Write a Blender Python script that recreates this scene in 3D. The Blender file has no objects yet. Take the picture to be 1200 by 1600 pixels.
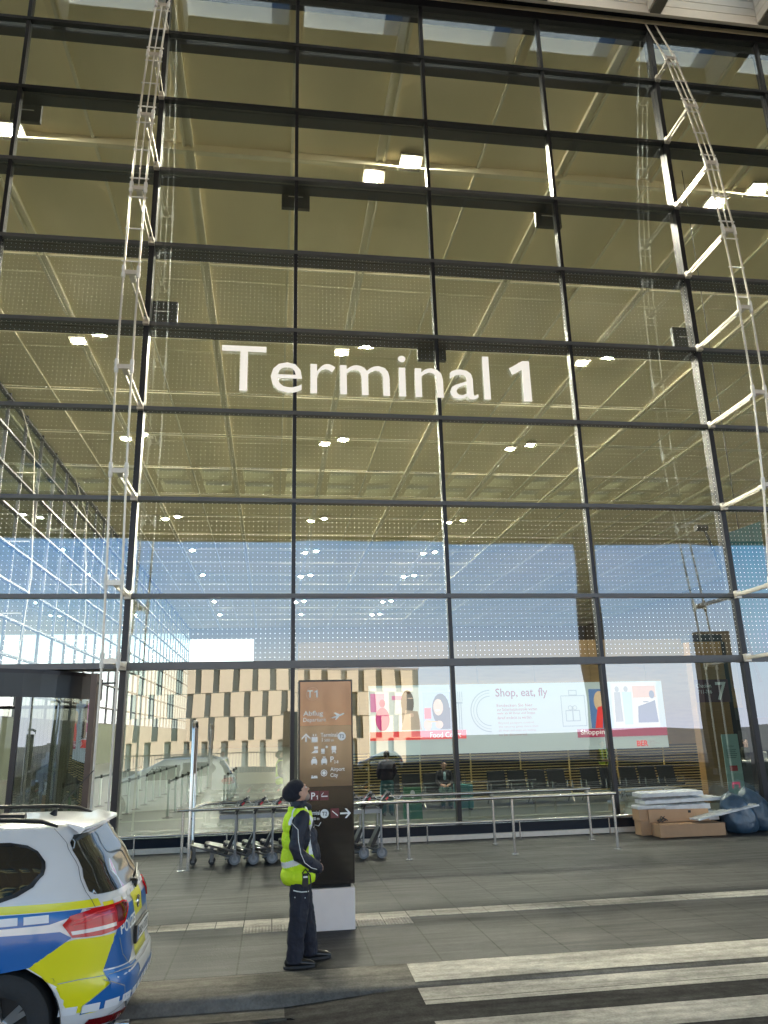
import bpy, bmesh, math, random
from mathutils import Vector, Matrix
from mathutils.bvhtree import BVHTree
random.seed(7)
R = math.radians
S = bpy.context.scene
COL = S.collection
# ------------------------------------------------------------------ camera
cam = bpy.data.cameras.new('camera'); co = bpy.data.objects.new('camera', cam); COL.objects.link(co)
yaw, pit, rol = R(8.4334), R(16.0377), R(-1.5049)
f = Vector((math.sin(yaw)*math.cos(pit), math.cos(yaw)*math.cos(pit), math.sin(pit)))
r0 = Vector((math.cos(yaw), -math.sin(yaw), 0)); u0 = r0.cross(f)
rt = r0*math.cos(rol) + u0*math.sin(rol); up = rt.cross(f)
m = Matrix((rt, up, -f)).transposed().to_4x4(); m.translation = Vector((6.761, -17.32, 2.25))
co.matrix_world = m
cam.sensor_fit = 'VERTICAL'; cam.sensor_height = 32.0; cam.lens = 1196.7/1600*32.0
cam.clip_end = 3000
S.camera = co
# ------------------------------------------------------------------ world and sun
SUN_EL, SUN_AZ = R(27), R(54)          # azimuth from +Y towards +X
w = bpy.data.worlds.new('World'); S.world = w; w.use_nodes = True
nt = w.node_tree; bg = nt.nodes['Background']
sky = nt.nodes.new('ShaderNodeTexSky'); sky.sky_type = 'NISHITA'; sky.sun_disc = False
sky.sun_elevation = SUN_EL; sky.sun_rotation = SUN_AZ; sky.air_density = 1.25; sky.dust_density = 0.3; sky.ozone_density = 3.5
tc = nt.nodes.new('ShaderNodeTexCoord'); mp = nt.nodes.new('ShaderNodeMapping'); mp.inputs['Scale'].default_value = (1.0, 1.3, 6.0)
mp.inputs['Rotation'].default_value = (0.05, 0.12, 0.5)
nz = nt.nodes.new('ShaderNodeTexNoise'); nz.inputs['Scale'].default_value = 1.9; nz.inputs['Detail'].default_value = 7; nz.inputs['Distortion'].default_value = 0.6
cr = nt.nodes.new('ShaderNodeValToRGB'); cr.color_ramp.elements[0].position = 0.42; cr.color_ramp.elements[1].position = 0.72
mx = nt.nodes.new('ShaderNodeMix'); mx.data_type = 'RGBA'
mul = nt.nodes.new('ShaderNodeMath'); mul.operation = 'MULTIPLY'; mul.inputs[1].default_value = 0.38
nt.links.new(tc.outputs['Generated'], mp.inputs[0]); nt.links.new(mp.outputs[0], nz.inputs['Vector'])
nt.links.new(nz.outputs['Fac'], cr.inputs[0]); nt.links.new(cr.outputs[0], mul.inputs[0]); nt.links.new(mul.outputs[0], mx.inputs['Factor'])
hs = nt.nodes.new('ShaderNodeHueSaturation'); hs.inputs['Saturation'].default_value = 1.5; mx.blend_type = 'LIGHTEN'
nt.links.new(sky.outputs[0], hs.inputs['Color']); nt.links.new(hs.outputs[0], mx.inputs['A']); mx.inputs['B'].default_value = (5.6, 5.2, 5.9, 1)
sz = nt.nodes.new('ShaderNodeSeparateXYZ'); nt.links.new(tc.outputs['Generated'], sz.inputs[0])
mr = nt.nodes.new('ShaderNodeMapRange'); mr.inputs['From Min'].default_value = 0.0; mr.inputs['From Max'].default_value = 0.24; mr.inputs['To Min'].default_value = 0.85; mr.inputs['To Max'].default_value = 0.0
nt.links.new(sz.outputs[2], mr.inputs['Value'])
m3 = nt.nodes.new('ShaderNodeMix'); m3.data_type = 'RGBA'; nt.links.new(mr.outputs[0], m3.inputs['Factor']); nt.links.new(mx.outputs['Result'], m3.inputs['A']); m3.inputs['B'].default_value = (6.6, 6.3, 6.8, 1)
nt.links.new(m3.outputs['Result'], bg.inputs['Color']); bg.inputs['Strength'].default_value = 0.07
sl = bpy.data.lights.new('sun', 'SUN'); sl.energy = 5.0; sl.angle = R(0.5); sl.color = (1, 0.93, 0.82)
so = bpy.data.objects.new('sun', sl); COL.objects.link(so)
sd = Vector((math.sin(SUN_AZ)*math.cos(SUN_EL), math.cos(SUN_AZ)*math.cos(SUN_EL), math.sin(SUN_EL)))
so.rotation_euler = sd.to_track_quat('Z', 'Y').to_euler()
S.view_settings.view_transform = 'Standard'; S.view_settings.look = 'None'; S.view_settings.gamma = 1
S.view_settings.exposure = 2.95
S.cycles.max_bounces = 10; S.cycles.diffuse_bounces = 4; S.cycles.glossy_bounces = 5; S.cycles.transparent_max_bounces = 16
S.cycles.caustics_reflective = False; S.cycles.caustics_refractive = False; S.cycles.use_denoising = True

# ------------------------------------------------------------------ materials
MATS = {}
def mat(name, col, rough=.6, metal=0, var=.12, scale=5, bump=0, bscale=60, coat=0, spec=.5, stretch=(1, 1, 1), emit=0, detail=5):
    if name in MATS: return MATS[name]
    mt = bpy.data.materials.new(name); mt.use_nodes = True; n = mt.node_tree; b = n.nodes['Principled BSDF']
    b.inputs['Roughness'].default_value = rough; b.inputs['Metallic'].default_value = metal
    b.inputs['Specular IOR Level'].default_value = spec
    b.inputs['Coat Weight'].default_value = coat; b.inputs['Coat Roughness'].default_value = .05
    t = n.nodes.new('ShaderNodeTexCoord'); mpp = n.nodes.new('ShaderNodeMapping'); mpp.inputs['Scale'].default_value = stretch
    nn = n.nodes.new('ShaderNodeTexNoise'); nn.inputs['Scale'].default_value = scale; nn.inputs['Detail'].default_value = detail
    x = n.nodes.new('ShaderNodeMix'); x.data_type = 'RGBA'
    x.inputs['A'].default_value = (*[c*(1-var) for c in col], 1); x.inputs['B'].default_value = (*[min(1, c*(1+var)) for c in col], 1)
    n.links.new(t.outputs['Object'], mpp.inputs[0]); n.links.new(mpp.outputs[0], nn.inputs['Vector'])
    n.links.new(nn.outputs['Fac'], x.inputs['Factor']); n.links.new(x.outputs['Result'], b.inputs['Base Color'])
    if emit:
        n.links.new(x.outputs['Result'], b.inputs['Emission Color']); b.inputs['Emission Strength'].default_value = emit
    if bump:
        n2 = n.nodes.new('ShaderNodeTexNoise'); n2.inputs['Scale'].default_value = bscale; n2.inputs['Detail'].default_value = 4
        bp = n.nodes.new('ShaderNodeBump'); bp.inputs['Strength'].default_value = bump; bp.inputs['Distance'].default_value = .02
        n.links.new(mpp.outputs[0], n2.inputs['Vector']); n.links.new(n2.outputs['Fac'], bp.inputs['Height']); n.links.new(bp.outputs[0], b.inputs['Normal'])
    MATS[name] = mt; return mt

def mathn(n, op, a, b=None, c=None):
    x = n.nodes.new('ShaderNodeMath'); x.operation = op
    for i, v in enumerate((a, b, c)):
        if v is None: continue
        if isinstance(v, (int, float)): x.inputs[i].default_value = v
        else: n.links.new(v, x.inputs[i])
    return x.outputs[0]

def glass_mat(name, tint, ior, dots=0.0, wav=0.02, gcol=(1, 1, 1)):
    mt = bpy.data.materials.new(name); mt.use_nodes = True; n = mt.node_tree; n.nodes.clear()
    out = n.nodes.new('ShaderNodeOutputMaterial'); tr = n.nodes.new('ShaderNodeBsdfTransparent'); gl = n.nodes.new('ShaderNodeBsdfGlossy')
    tr.inputs[0].default_value = (*tint, 1); gl.inputs['Roughness'].default_value = 0.0; gl.inputs[0].default_value = (.74, .86, 1.0, 1)
    fr = n.nodes.new('ShaderNodeFresnel'); fr.inputs[0].default_value = ior
    # glass seen from inside gives the same reflectance: feed |incidence| through layer-independent fresnel
    geo = n.nodes.new('ShaderNodeNewGeometry')
    ms = n.nodes.new('ShaderNodeMixShader')
    dp = n.nodes.new('ShaderNodeVectorMath'); dp.operation = 'DOT_PRODUCT'
    n.links.new(geo.outputs['Incoming'], dp.inputs[0]); n.links.new(geo.outputs['Normal'], dp.inputs[1])
    ca = mathn(n, 'ABSOLUTE', dp.outputs['Value']); f0 = ((ior-1)/(ior+1))**2
    sch = mathn(n, 'MULTIPLY_ADD', mathn(n, 'POWER', mathn(n, 'SUBTRACT', 1.0, ca), 5.0), 1-f0, f0)
    n.links.new(sch, ms.inputs[0]); n.nodes.remove(fr)
    n.links.new(tr.outputs[0], ms.inputs[1]); n.links.new(gl.outputs[0], ms.inputs[2])
    t = n.nodes.new('ShaderNodeTexCoord')
    if wav:
        nn = n.nodes.new('ShaderNodeTexNoise'); nn.inputs['Scale'].default_value = .45; nn.inputs['Detail'].default_value = 1
        g2 = n.nodes.new('ShaderNodeNewGeometry'); n.links.new(g2.outputs['Position'], nn.inputs['Vector'])
        bp = n.nodes.new('ShaderNodeBump'); bp.inputs['Strength'].default_value = 1; bp.inputs['Distance'].default_value = wav
        n.links.new(nn.outputs['Fac'], bp.inputs['Height']); n.links.new(bp.outputs[0], gl.inputs['Normal'])
    last = ms.outputs[0]
    if dots:
        sp = n.nodes.new('ShaderNodeSeparateXYZ'); n.links.new(t.outputs['Object'], sp.inputs[0])
        fx = mathn(n, 'SUBTRACT', mathn(n, 'FRACT', mathn(n, 'DIVIDE', sp.outputs[0], .105)), .5)
        fz = mathn(n, 'SUBTRACT', mathn(n, 'FRACT', mathn(n, 'DIVIDE', sp.outputs[2], .105)), .5)
        d = mathn(n, 'ADD', mathn(n, 'MULTIPLY', fx, fx), mathn(n, 'MULTIPLY', fz, fz))
        k = mathn(n, 'LESS_THAN', d, dots*dots)
        df0 = n.nodes.new('ShaderNodeBsdfDiffuse'); df0.inputs[0].default_value = (.85, .85, .83, 1); tl = n.nodes.new('ShaderNodeBsdfTranslucent'); tl.inputs[0].default_value = (.85, .85, .83, 1); df = n.nodes.new('ShaderNodeAddShader'); n.links.new(df0.outputs[0], df.inputs[0]); n.links.new(tl.outputs[0], df.inputs[1])
        m2 = n.nodes.new('ShaderNodeMixShader'); n.links.new(k, m2.inputs[0]); n.links.new(last, m2.inputs[1]); n.links.new(df.outputs[0], m2.inputs[2]); last = m2.outputs[0]
    n.links.new(last, out.inputs[0]); MATS[name] = mt; return mt

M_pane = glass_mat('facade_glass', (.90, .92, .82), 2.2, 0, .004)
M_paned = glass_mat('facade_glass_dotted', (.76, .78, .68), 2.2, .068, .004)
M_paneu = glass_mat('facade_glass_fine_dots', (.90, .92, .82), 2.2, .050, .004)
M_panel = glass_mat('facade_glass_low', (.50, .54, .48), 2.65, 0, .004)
M_side = glass_mat('side_wall_glass', (.78, .85, .82), 1.9, 0, 0)
M_door = glass_mat('door_glass', (.55, .56, .52), 2.3, 0, .006)
dark_metal = mat('dark_anthracite_metal', (.028, .028, .032), .35, .6, .1)
mid_metal = mat('grey_transom_paint', (.10, .10, .105), .4, .5, .1)
light_metal = mat('galvanised_light_metal', (.64, .59, .52), .35, .35, .12, 12)
white_paint = mat('white_painted_metal', (.72, .70, .66), .4, 0, .06)
steel = mat('brushed_steel', (.55, .53, .50), .25, 1, .12, 30, stretch=(1, 1, 8))
trol_metal = mat('trolley_steel', (.26, .27, .28), .3, .9, .15, 20)
black_plastic = mat('black_plastic', (.010, .010, .011), .45, 0, .2)
rubber = mat('rubber', (.03, .03, .032), .7, 0, .2)
grey_rubber = mat('grey_rubber', (.16, .16, .17), .6, 0, .15)
ceil_m = mat('olive_soffit_panel', (.86, .75, .50), .7, 0, .16, .35, stretch=(1, .2, 1), spec=.02)
beam_m = mat('soffit_beam', (.78, .72, .54), .6, 0, .1, 1, spec=.05)
slat_white = mat('cream_soffit_board', (.84, .76, .66), .5, 0, .06, 2)
beam_under = mat('brown_beam_underside', (.20, .18, .15), .5, 0, .1, 3)
red_m = mat('red_plastic', (.55, .02, .03), .35)
wood = mat('oiled_walnut_panel', (.30, .165, .055), .4, 0, .3, 2.5, stretch=(1, 1, 9))
wood_slat = mat('slat_wood', (.85, .58, .22), .45, 0, .25, 6, stretch=(1, 1, 1))
dark_void = mat('dark_backing', (.012, .012, .012), .8)
wall_grey = mat('pale_wall_panel', (.38, .34, .31), .45, 0, .05, 1)
white_t = mat('white_print', (.85, .85, .84), .5, 0, .02)
letter_m = mat('white_letter', (.86, .81, .74), .35, 0, .03, emit=.07)  # slight emission added to make the letters look whiter
lamp_m = mat('ceiling_lamp', (1, .95, .84), .5, 0, 0, emit=1180)

# ------------------------------------------------------------------ mesh helpers
class MB:
    def __init__(s): s.v = []; s.f = []; s.mi = []; s.m = 0
    def add(s, vs, fs):
        o = len(s.v); s.v += [tuple(v) for v in vs]
        for q in fs: s.f.append(tuple(i+o for i in q)); s.mi.append(s.m)
        return s
    def box(s, x0, x1, y0, y1, z0, z1):
        return s.add([(x0, y0, z0), (x1, y0, z0), (x1, y1, z0), (x0, y1, z0), (x0, y0, z1), (x1, y0, z1), (x1, y1, z1), (x0, y1, z1)],
                     [(0, 3, 2, 1), (4, 5, 6, 7), (0, 1, 5, 4), (1, 2, 6, 5), (2, 3, 7, 6), (3, 0, 4, 7)])
    def quad(s, a, b, c, d): return s.add([a, b, c, d], [(0, 1, 2, 3)])
    def prism(s, poly, axis, a0, a1):      # poly in the two other axes
        n = len(poly)
        def P(p, a):
            return {'x': (a, p[0], p[1]), 'y': (p[0], a, p[1]), 'z': (p[0], p[1], a)}[axis]
        vs = [P(p, a0) for p in poly] + [P(p, a1) for p in poly]
        fs = [tuple(range(n)), tuple(range(2*n-1, n-1, -1))] + [(i, i+n, (i+1) % n+n, (i+1) % n) for i in range(n)]
        return s.add(vs, fs)
    def tube(s, pts, r, n=8, r1=None, cap=True):
        pts = [Vector(p) for p in pts]; k = len(pts); rings = []
        ref = None
        for i, p in enumerate(pts):
            d = (pts[min(i+1, k-1)] - pts[max(i-1, 0)]).normalized()
            if ref is None: ref = d.orthogonal().normalized()
            a = (ref - d*ref.dot(d)).normalized(); ref = a; b = d.cross(a)
            rr = r if r1 is None else r + (r1-r)*i/(k-1)
            if isinstance(r, (list, tuple)): rr = r[i]
            rings.append([p + (a*math.cos(2*math.pi*j/n) + b*math.sin(2*math.pi*j/n))*rr for j in range(n)])
        vs = [v for q in rings for v in q]
        fs = [(i*n+j, i*n+(j+1) % n, (i+1)*n+(j+1) % n, (i+1)*n+j) for i in range(k-1) for j in range(n)]
        if cap: fs += [tuple(range(n-1, -1, -1)), tuple((k-1)*n+j for j in range(n))]
        return s.add(vs, fs)
    def lathe(s, prof, c, axis='z', n=24):   # prof: (radius, height)
        vs = []; k = len(prof)
        for r, h in prof:
            for j in range(n):
                a = 2*math.pi*j/n; x, y = r*math.cos(a), r*math.sin(a)
                p = {'z': (x, y, h), 'y': (x, h, y), 'x': (h, x, y)}[axis]
                vs.append((c[0]+p[0], c[1]+p[1], c[2]+p[2]))
        fs = [(i*n+j, i*n+(j+1) % n, (i+1)*n+(j+1) % n, (i+1)*n+j) for i in range(k-1) for j in range(n)]
        return s.add(vs, fs)
    def ell(s, c, r, n=14):
        prof = [(math.sin(math.pi*i/n), -math.cos(math.pi*i/n)) for i in range(n+1)]
        o = len(s.v); s.lathe(prof, (0, 0, 0), 'z', n*2)
        for i in range(o, len(s.v)):
            v = s.v[i]; s.v[i] = (c[0]+v[0]*r[0], c[1]+v[1]*r[1], c[2]+v[2]*r[2])
        return s
    def mesh(s, name, mats, smooth=False):
        me = bpy.data.meshes.new(name); me.from_pydata(s.v, [], s.f)
        if not isinstance(mats, (list, tuple)): mats = [mats]
        for q in mats: me.materials.append(q)
        if len(mats) > 1: me.polygons.foreach_set('material_index', s.mi)
        b = bmesh.new(); b.from_mesh(me)
        bmesh.ops.recalc_face_normals(b, faces=b.faces); b.to_mesh(me); b.free()
        if smooth:
            me.polygons.foreach_set('use_smooth', [True]*len(me.polygons))
            if smooth != 'all': me.set_sharp_from_angle(angle=R(40))
        me.update(); return me
    def build(s, name, mats, parent=None, smooth=False, loc=None, bevel=0):
        o = bpy.data.objects.new(name, s.mesh(name, mats, smooth)); COL.objects.link(o)
        if parent: o.parent = parent
        if loc: o.location = loc
        if bevel:
            bv = o.modifiers.new('bevel', 'BEVEL'); bv.width = bevel; bv.segments = 2; bv.limit_method = 'ANGLE'
        return o
def tag(o, label=None, cat=None, group=None, kind=None):
    for k, v in (('label', label), ('category', cat), ('group', group), ('kind', kind)):
        if v: o[k] = v
    return o
def empty(name, loc=(0, 0, 0), label=None, cat=None, group=None, rz=0):
    o = bpy.data.objects.new(name, None); COL.objects.link(o); o.location = loc; o.rotation_euler = (0, 0, rz); o.empty_display_size = .2
    return tag(o, label, cat, group)
def copy_tree(o, loc=None, rz=None, label=None, parent=None):
    c = o.copy(); COL.objects.link(c)
    if parent: c.parent = parent
    if loc is not None: c.location = loc
    if rz is not None: c.rotation_euler = (0, 0, rz)
    if label: c['label'] = label
    for ch in list(KIDS.get(o.name, [])) or [x for x in COL.objects if x.parent == o]: copy_tree(ch, parent=c)
    return c
KIDS = {}
FONT = None
def text_mesh(txt, x0, z0, x1, z1, bold=0.0, depth=.003, keep=False, spacing=1.0):
    """verts (x, z) of the word filled into the box x0..x1, z0..z1 (by its own bounds); returns list of verts, faces in XZ"""
    cu = bpy.data.curves.new('t', 'FONT'); cu.body = txt; cu.size = 1; cu.resolution_u = 3; cu.offset = bold; cu.space_character = spacing
    ob = bpy.data.objects.new('t', cu); COL.objects.link(ob)
    dg = bpy.context.evaluated_depsgraph_get(); me = bpy.data.meshes.new_from_object(ob.evaluated_get(dg))
    vs = [(v.co.x, v.co.y) for v in me.vertices]; fs = [tuple(p.vertices) for p in me.polygons]
    bpy.data.objects.remove(ob); bpy.data.curves.remove(cu); bpy.data.meshes.remove(me)
    if not vs: return [], []
    ax, bx = min(v[0] for v in vs), max(v[0] for v in vs); ay, by = min(v[1] for v in vs), max(v[1] for v in vs)
    sz = (z1-z0)/(by-ay); sx = (x1-x0)/(bx-ax) if not keep else sz
    return [((v[0]-ax)*sx+x0, (v[1]-ay)*sz+z0) for v in vs], fs
def text_into(mb, txt, x0, z0, x1, z1, y, bold=0.0, keep=False, thick=0, spacing=1.0, xf=None):
    vs, fs = text_mesh(txt, x0, z0, x1, z1, bold, keep=keep, spacing=spacing)
    g = xf or (lambda x, z, d: (x, y-d, z))
    if thick:
        n = len(vs); V = [g(a, b, thick) for a, b in vs] + [g(a, b, 0) for a, b in vs]
        cnt = {}
        for q in fs:
            for i in range(len(q)):
                e = (q[i], q[(i+1) % len(q)]); cnt[e] = 1
        F = [tuple(q) for q in fs] + [tuple(i+n for i in reversed(q)) for q in fs]
        for (a, b) in cnt:
            if (b, a) not in cnt: F.append((a, a+n, b+n, b))
        mb.add(V, F)
    else: mb.add([g(a, b, 0) for a, b in vs], fs)
def fpoly(mb, pts, y, xf=None):
    g = xf or (lambda x, z: (x, y, z))
    return mb.add([g(*p) for p in pts], [tuple(range(len(pts)))])
def circ(cx, cz, rx, rz=None, n=20, a0=0, a1=360):
    rz = rz or rx
    return [(cx+rx*math.cos(R(a0+(a1-a0)*i/n)), cz+rz*math.sin(R(a0+(a1-a0)*i/n))) for i in range(n + (0 if a1-a0 == 360 else 1))]
def ring(mb, cx, cz, r, t, y, n=24, a0=0, a1=360):
    for i in range(n):
        a, b = R(a0+(a1-a0)*i/n), R(a0+(a1-a0)*(i+1)/n)
        mb.quad((cx+r*math.cos(a), y, cz+r*math.sin(a)), (cx+r*math.cos(b), y, cz+r*math.sin(b)), (cx+(r-t)*math.cos(b), y, cz+(r-t)*math.sin(b)), (cx+(r-t)*math.cos(a), y, cz+(r-t)*math.sin(a)))

# ------------------------------------------------------------------ the setting: ground, road, pavement
def ground_material(name, base, slabs=False):
    mt = bpy.data.materials.new(name); mt.use_nodes = True; n = mt.node_tree; b = n.nodes['Principled BSDF']
    g = n.nodes.new('ShaderNodeNewGeometry'); sp = n.nodes.new('ShaderNodeSeparateXYZ'); n.links.new(g.outputs['Position'], sp.inputs[0])
    def noise(scale, st, det=6, off=0):
        mpn = n.nodes.new('ShaderNodeMapping'); mpn.inputs['Scale'].default_value = st; mpn.inputs['Location'].default_value = (off, off, 0)
        nn = n.nodes.new('ShaderNodeTexNoise'); nn.inputs['Scale'].default_value = scale; nn.inputs['Detail'].default_value = det
        n.links.new(g.outputs['Position'], mpn.inputs[0]); n.links.new(mpn.outputs[0], nn.inputs['Vector']); return nn.outputs['Fac']
    big = noise(.7, (1, 2.2, 1)); streak = noise(1.6, (.5, 6, 1), 5, 7); fine = noise(45, (1, 1, 1), 3)
    v = mathn(n, 'MULTIPLY_ADD', big, 1.3, .35)
    v = mathn(n, 'MULTIPLY', v, mathn(n, 'MULTIPLY_ADD', streak, 1.3, .35)); grit = noise(9, (1, 1.4, 1), 6, 3); v = mathn(n, 'MULTIPLY', v, mathn(n, 'MULTIPLY_ADD', grit, .9, .55))
    v = mathn(n, 'MULTIPLY', v, mathn(n, 'MULTIPLY_ADD', fine, .7, .65))
    if slabs:
        xs = mathn(n, 'DIVIDE', mathn(n, 'SUBTRACT', sp.outputs[0], 5.765), .688); ys = mathn(n, 'DIVIDE', mathn(n, 'ADD', sp.outputs[1], 8.72), 1.08)
        wn = n.nodes.new('ShaderNodeTexWhiteNoise'); wn.noise_dimensions = '2D'; cx = n.nodes.new('ShaderNodeCombineXYZ')
        n.links.new(mathn(n, 'FLOOR', xs), cx.inputs[0]); n.links.new(mathn(n, 'FLOOR', ys), cx.inputs[1]); n.links.new(cx.outputs[0], wn.inputs['Vector'])
        v = mathn(n, 'MULTIPLY', v, mathn(n, 'MULTIPLY_ADD', wn.outputs['Value'], .22, .89))
        fx = mathn(n, 'ABSOLUTE', mathn(n, 'SUBTRACT', mathn(n, 'FRACT', mathn(n, 'ADD', xs, .5)), .5))
        fy = mathn(n, 'ABSOLUTE', mathn(n, 'SUBTRACT', mathn(n, 'FRACT', mathn(n, 'ADD', ys, .5)), .5))
        jx = mathn(n, 'LESS_THAN', fx, .0125); jy = mathn(n, 'LESS_THAN', fy, .0045)
        j = mathn(n, 'MAXIMUM', jx, mathn(n, 'MULTIPLY', jy, .6))
        v = mathn(n, 'MULTIPLY', v, mathn(n, 'SUBTRACT', 1.0, mathn(n, 'MULTIPLY', j, .88)))
        # dark oily blotches
        bl = noise(1.1, (.8, 1.5, 1), 7, 31); bl = mathn(n, 'MULTIPLY', mathn(n, 'MAXIMUM', mathn(n, 'SUBTRACT', bl, .56), 0.0), 4.0)
        v = mathn(n, 'MULTIPLY', v, mathn(n, 'SUBTRACT', 1.0, mathn(n, 'MINIMUM', bl, .5)))
        # scattered chewing-gum specks
        vo = n.nodes.new('ShaderNodeTexVoronoi'); vo.inputs['Scale'].default_value = 1.6; n.links.new(g.outputs['Position'], vo.inputs['Vector'])
        sc = mathn(n, 'LESS_THAN', vo.outputs['Distance'], .022)
        v = mathn(n, 'MULTIPLY_ADD', sc, 1.2, v)
    cmb = n.nodes.new('ShaderNodeMix'); cmb.data_type = 'RGBA'; cmb.blend_type = 'MULTIPLY'; cmb.inputs['Factor'].default_value = 1
    cmb.inputs['A'].default_value = (*base, 1); n.links.new(v, cmb.inputs['B']); n.links.new(cmb.outputs['Result'], b.inputs['Base Color'])
    b.inputs['Specular IOR Level'].default_value = .12 if slabs else .0
    rr = mathn(n, 'MULTIPLY_ADD', streak, .5, .3); n.links.new(rr, b.inputs['Roughness'])
    bp = n.nodes.new('ShaderNodeBump'); bp.inputs['Strength'].default_value = .35; bp.inputs['Distance'].default_value = .01
    n.links.new(fine, bp.inputs['Height']); n.links.new(bp.outputs[0], b.inputs['Normal'])
    return mt
asphalt = ground_material('asphalt', (.062, .060, .059))
slab_m = ground_material('pavement_slabs', (.031, .031, .033), True)
kerb_m = ground_material('kerb_concrete', (.150, .142, .130))
zebra_m = ground_material('zebra_paint', (.40, .38, .35))
tact_m = ground_material('tactile_white', (.40, .38, .35))
field_m = ground_material('outer_ground', (.11, .10, .085))
floor_m = mat('polished_terrazzo', (.055, .06, .05), .30, 0, .15, 3, spec=.05)
g = MB(); xs = (-900, 900)
prof = [(-900, -2.2), (-140, -2.0), (-95, -1.95), (-28, -.14), (-9.32, -.14)]
for (ya, za), (yb, zb) in zip(prof, prof[1:]): g.quad((-900, ya, za), (900, ya, za), (900, yb, zb), (-900, yb, zb))
g.quad((-900, -9.32, -.14), (900, -9.32, -.14), (900, 1200, -.14), (-900, 1200, -.14))
tag(g.build('ground', field_m), kind='structure')
g = MB(); g.quad((-120, -28, -.125), (160, -28, -.125), (160, -9.3, -.125), (-120, -9.3, -.125)); g.quad((-120, -94.5, -1.93), (160, -94.5, -1.93), (160, -28, -.125), (-120, -28, -.125)); tag(g.build('road', asphalt), kind='structure')
g = MB(); g.box(-120, 160, -8.73, .22, -.13, 0); tag(g.build('pavement', slab_m), kind='structure')
# kerb: full height on the left, dropping to nothing at the crossing
g = MB(); kx = [-120, -40, 0, 4, 6.2, 7.0, 7.4, 7.8, 8.05, 160]; kh = [0, 0, 0, 0, 0, -.005, -.012, -.022, -.03, -.03]
N = len(kx)
for i in range(N):
    h = kh[i]; pr = [(-8.735, 0), (-8.80, h*.1), (-9.0, h*.55), (-9.27, h-.004), (-9.335, h-.03), (-9.36, -.135)]
    for (y, z) in pr: g.v.append((kx[i], y, max(z, -.135)))
for i in range(N-1):
    for j in range(5): g.f.append((i*6+j, (i+1)*6+j, (i+1)*6+j+1, i*6+j+1)); g.mi.append(0)
tag(g.build('kerb', kerb_m, smooth='all'), kind='structure')
q = MB(); q.prism([(-11.2, -.126), (-9.40, -.052), (-9.36, -.050), (-9.34, -.049), (-9.34, -.13), (-11.2, -.13)], 'x', 8.02, 160)
L_ = [(-11.2, -.1262), (-9.40, -.052), (-9.34, -.049)]
q.add([(8.021, a, b) for a, b in L_]+[(6.9, -11.2, -.1262), (6.9, -9.62, -.1215), (6.9, -9.34, -.1215)], [(0, 1, 4, 3), (1, 2, 5, 4)]); tag(q.build('crossing_ramp', asphalt), kind='structure')
# gutter strip of pale concrete along the kerb
g = MB(); g.quad((-120, -9.62, -.121), (8.0, -9.62, -.121), (8.1, -9.36, -.121), (-120, -9.36, -.121)); tag(g.build('gutter_strip', kerb_m), kind='structure')
g = MB()
def zst(y0, y1, z0, z1, x0=8.14): g.quad((x0, y0, z0), (26, y0, z0), (26, y1, z1), (x0, y1, z1))
zst(-9.25, -9.0, -.0255, -.012); zst(-9.0, -8.755, -.012, .004)
zst(-9.66, -9.36, -.0580, -.0455); zst(-9.76, -9.67, -.0625, -.0585)
zst(-10.56, -10.13, -.0935, -.0765)
for y0, y1 in ((-11.55, -11.05), (-12.5, -12.0), (-13.5, -13.0), (-14.5, -14.0), (-15.5, -15.0), (-16.5, -16.0), (-17.5, -17.0)): zst(y0, y1, -.118, -.118)
tag(g.build('zebra_crossing', zebra_m), kind='structure')
g = MB()
for i in range(-20, 60):
    x = 5.765+i*.344; g.box(x+.006, x+.338, -6.75, -6.42, -.02, .005)
tag(g.build('tactile_strip', tact_m), kind='structure')
g = MB()
for i in range(2, 8):
    x = 5.765+i*.344+.0
    if 6.4 < x < 8.7:
        g.box(x+.006, x+.338, -7.09, -6.76, -.02, .004)
        for a in range(8):
            for b in range(8): g.box(x+.025+a*.039, x+.045+a*.039, -7.07+b*.039, -7.05+b*.039, .003, .010)
tag(g.build('studded_tactile_tiles', tact_m), kind='structure')
# interior floor
g = MB(); g.quad((-9.9, .2, .006), (74, .2, .006), (74, 142, .006), (-9.9, 142, .006)); tag(g.build('hall_floor', floor_m), kind='structure')

# ------------------------------------------------------------------ terminal facade
ZR = [.30, 3.744, 5.269, 7.514, 9.737, 11.973, 14.22, 16.474, 18.727, 20.98, 23.02]
XC = [-3.6+3.6*i for i in range(9)]
fac = empty('glass_facade', (0, 0, 0), 'tall dark framed glass curtain wall of the terminal reflecting sky and canopy', 'glass facade')
pane_cache = {}
for i, x in enumerate(XC[:-1]):
    for j in range(10):
        if j == 0 and x < 3.5 and x > -4: continue
        h = ZR[j+1]-ZR[j]; key = round(h, 3)
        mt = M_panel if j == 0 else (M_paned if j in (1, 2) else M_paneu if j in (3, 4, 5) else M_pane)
        if (key, mt.name) not in pane_cache:
            q = MB(); q.quad((0, 0, 0), (3.6, 0, 0), (3.6, 0, h), (0, 0, h)); pane_cache[(key, mt.name)] = q.mesh('glass_pane', mt)
        o = bpy.data.objects.new('glass_pane', pane_cache[(key, mt.name)]); COL.objects.link(o); o.parent = fac; o.location = (x, 0, ZR[j])
        o.rotation_euler = (random.uniform(-1, 1)*.0012, 0, random.uniform(-1, 1)*.0016)
for x in XC:
    thick = abs(x-3.6) < .1 or abs(x-18) < .1
    z0 = 3.744 if abs(x) < .1 else .0
    q = MB()
    if thick: q.box(x-.065, x+.065, -.08, .24, 0, 23.05)
    else: q.box(x-.045, x+.045, -.055, .16, z0, 23.05)
    q.build('mullion', dark_metal, fac)
q = MB(); q.box(25.245, 25.6, -.05, .1, 0, 23)
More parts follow.
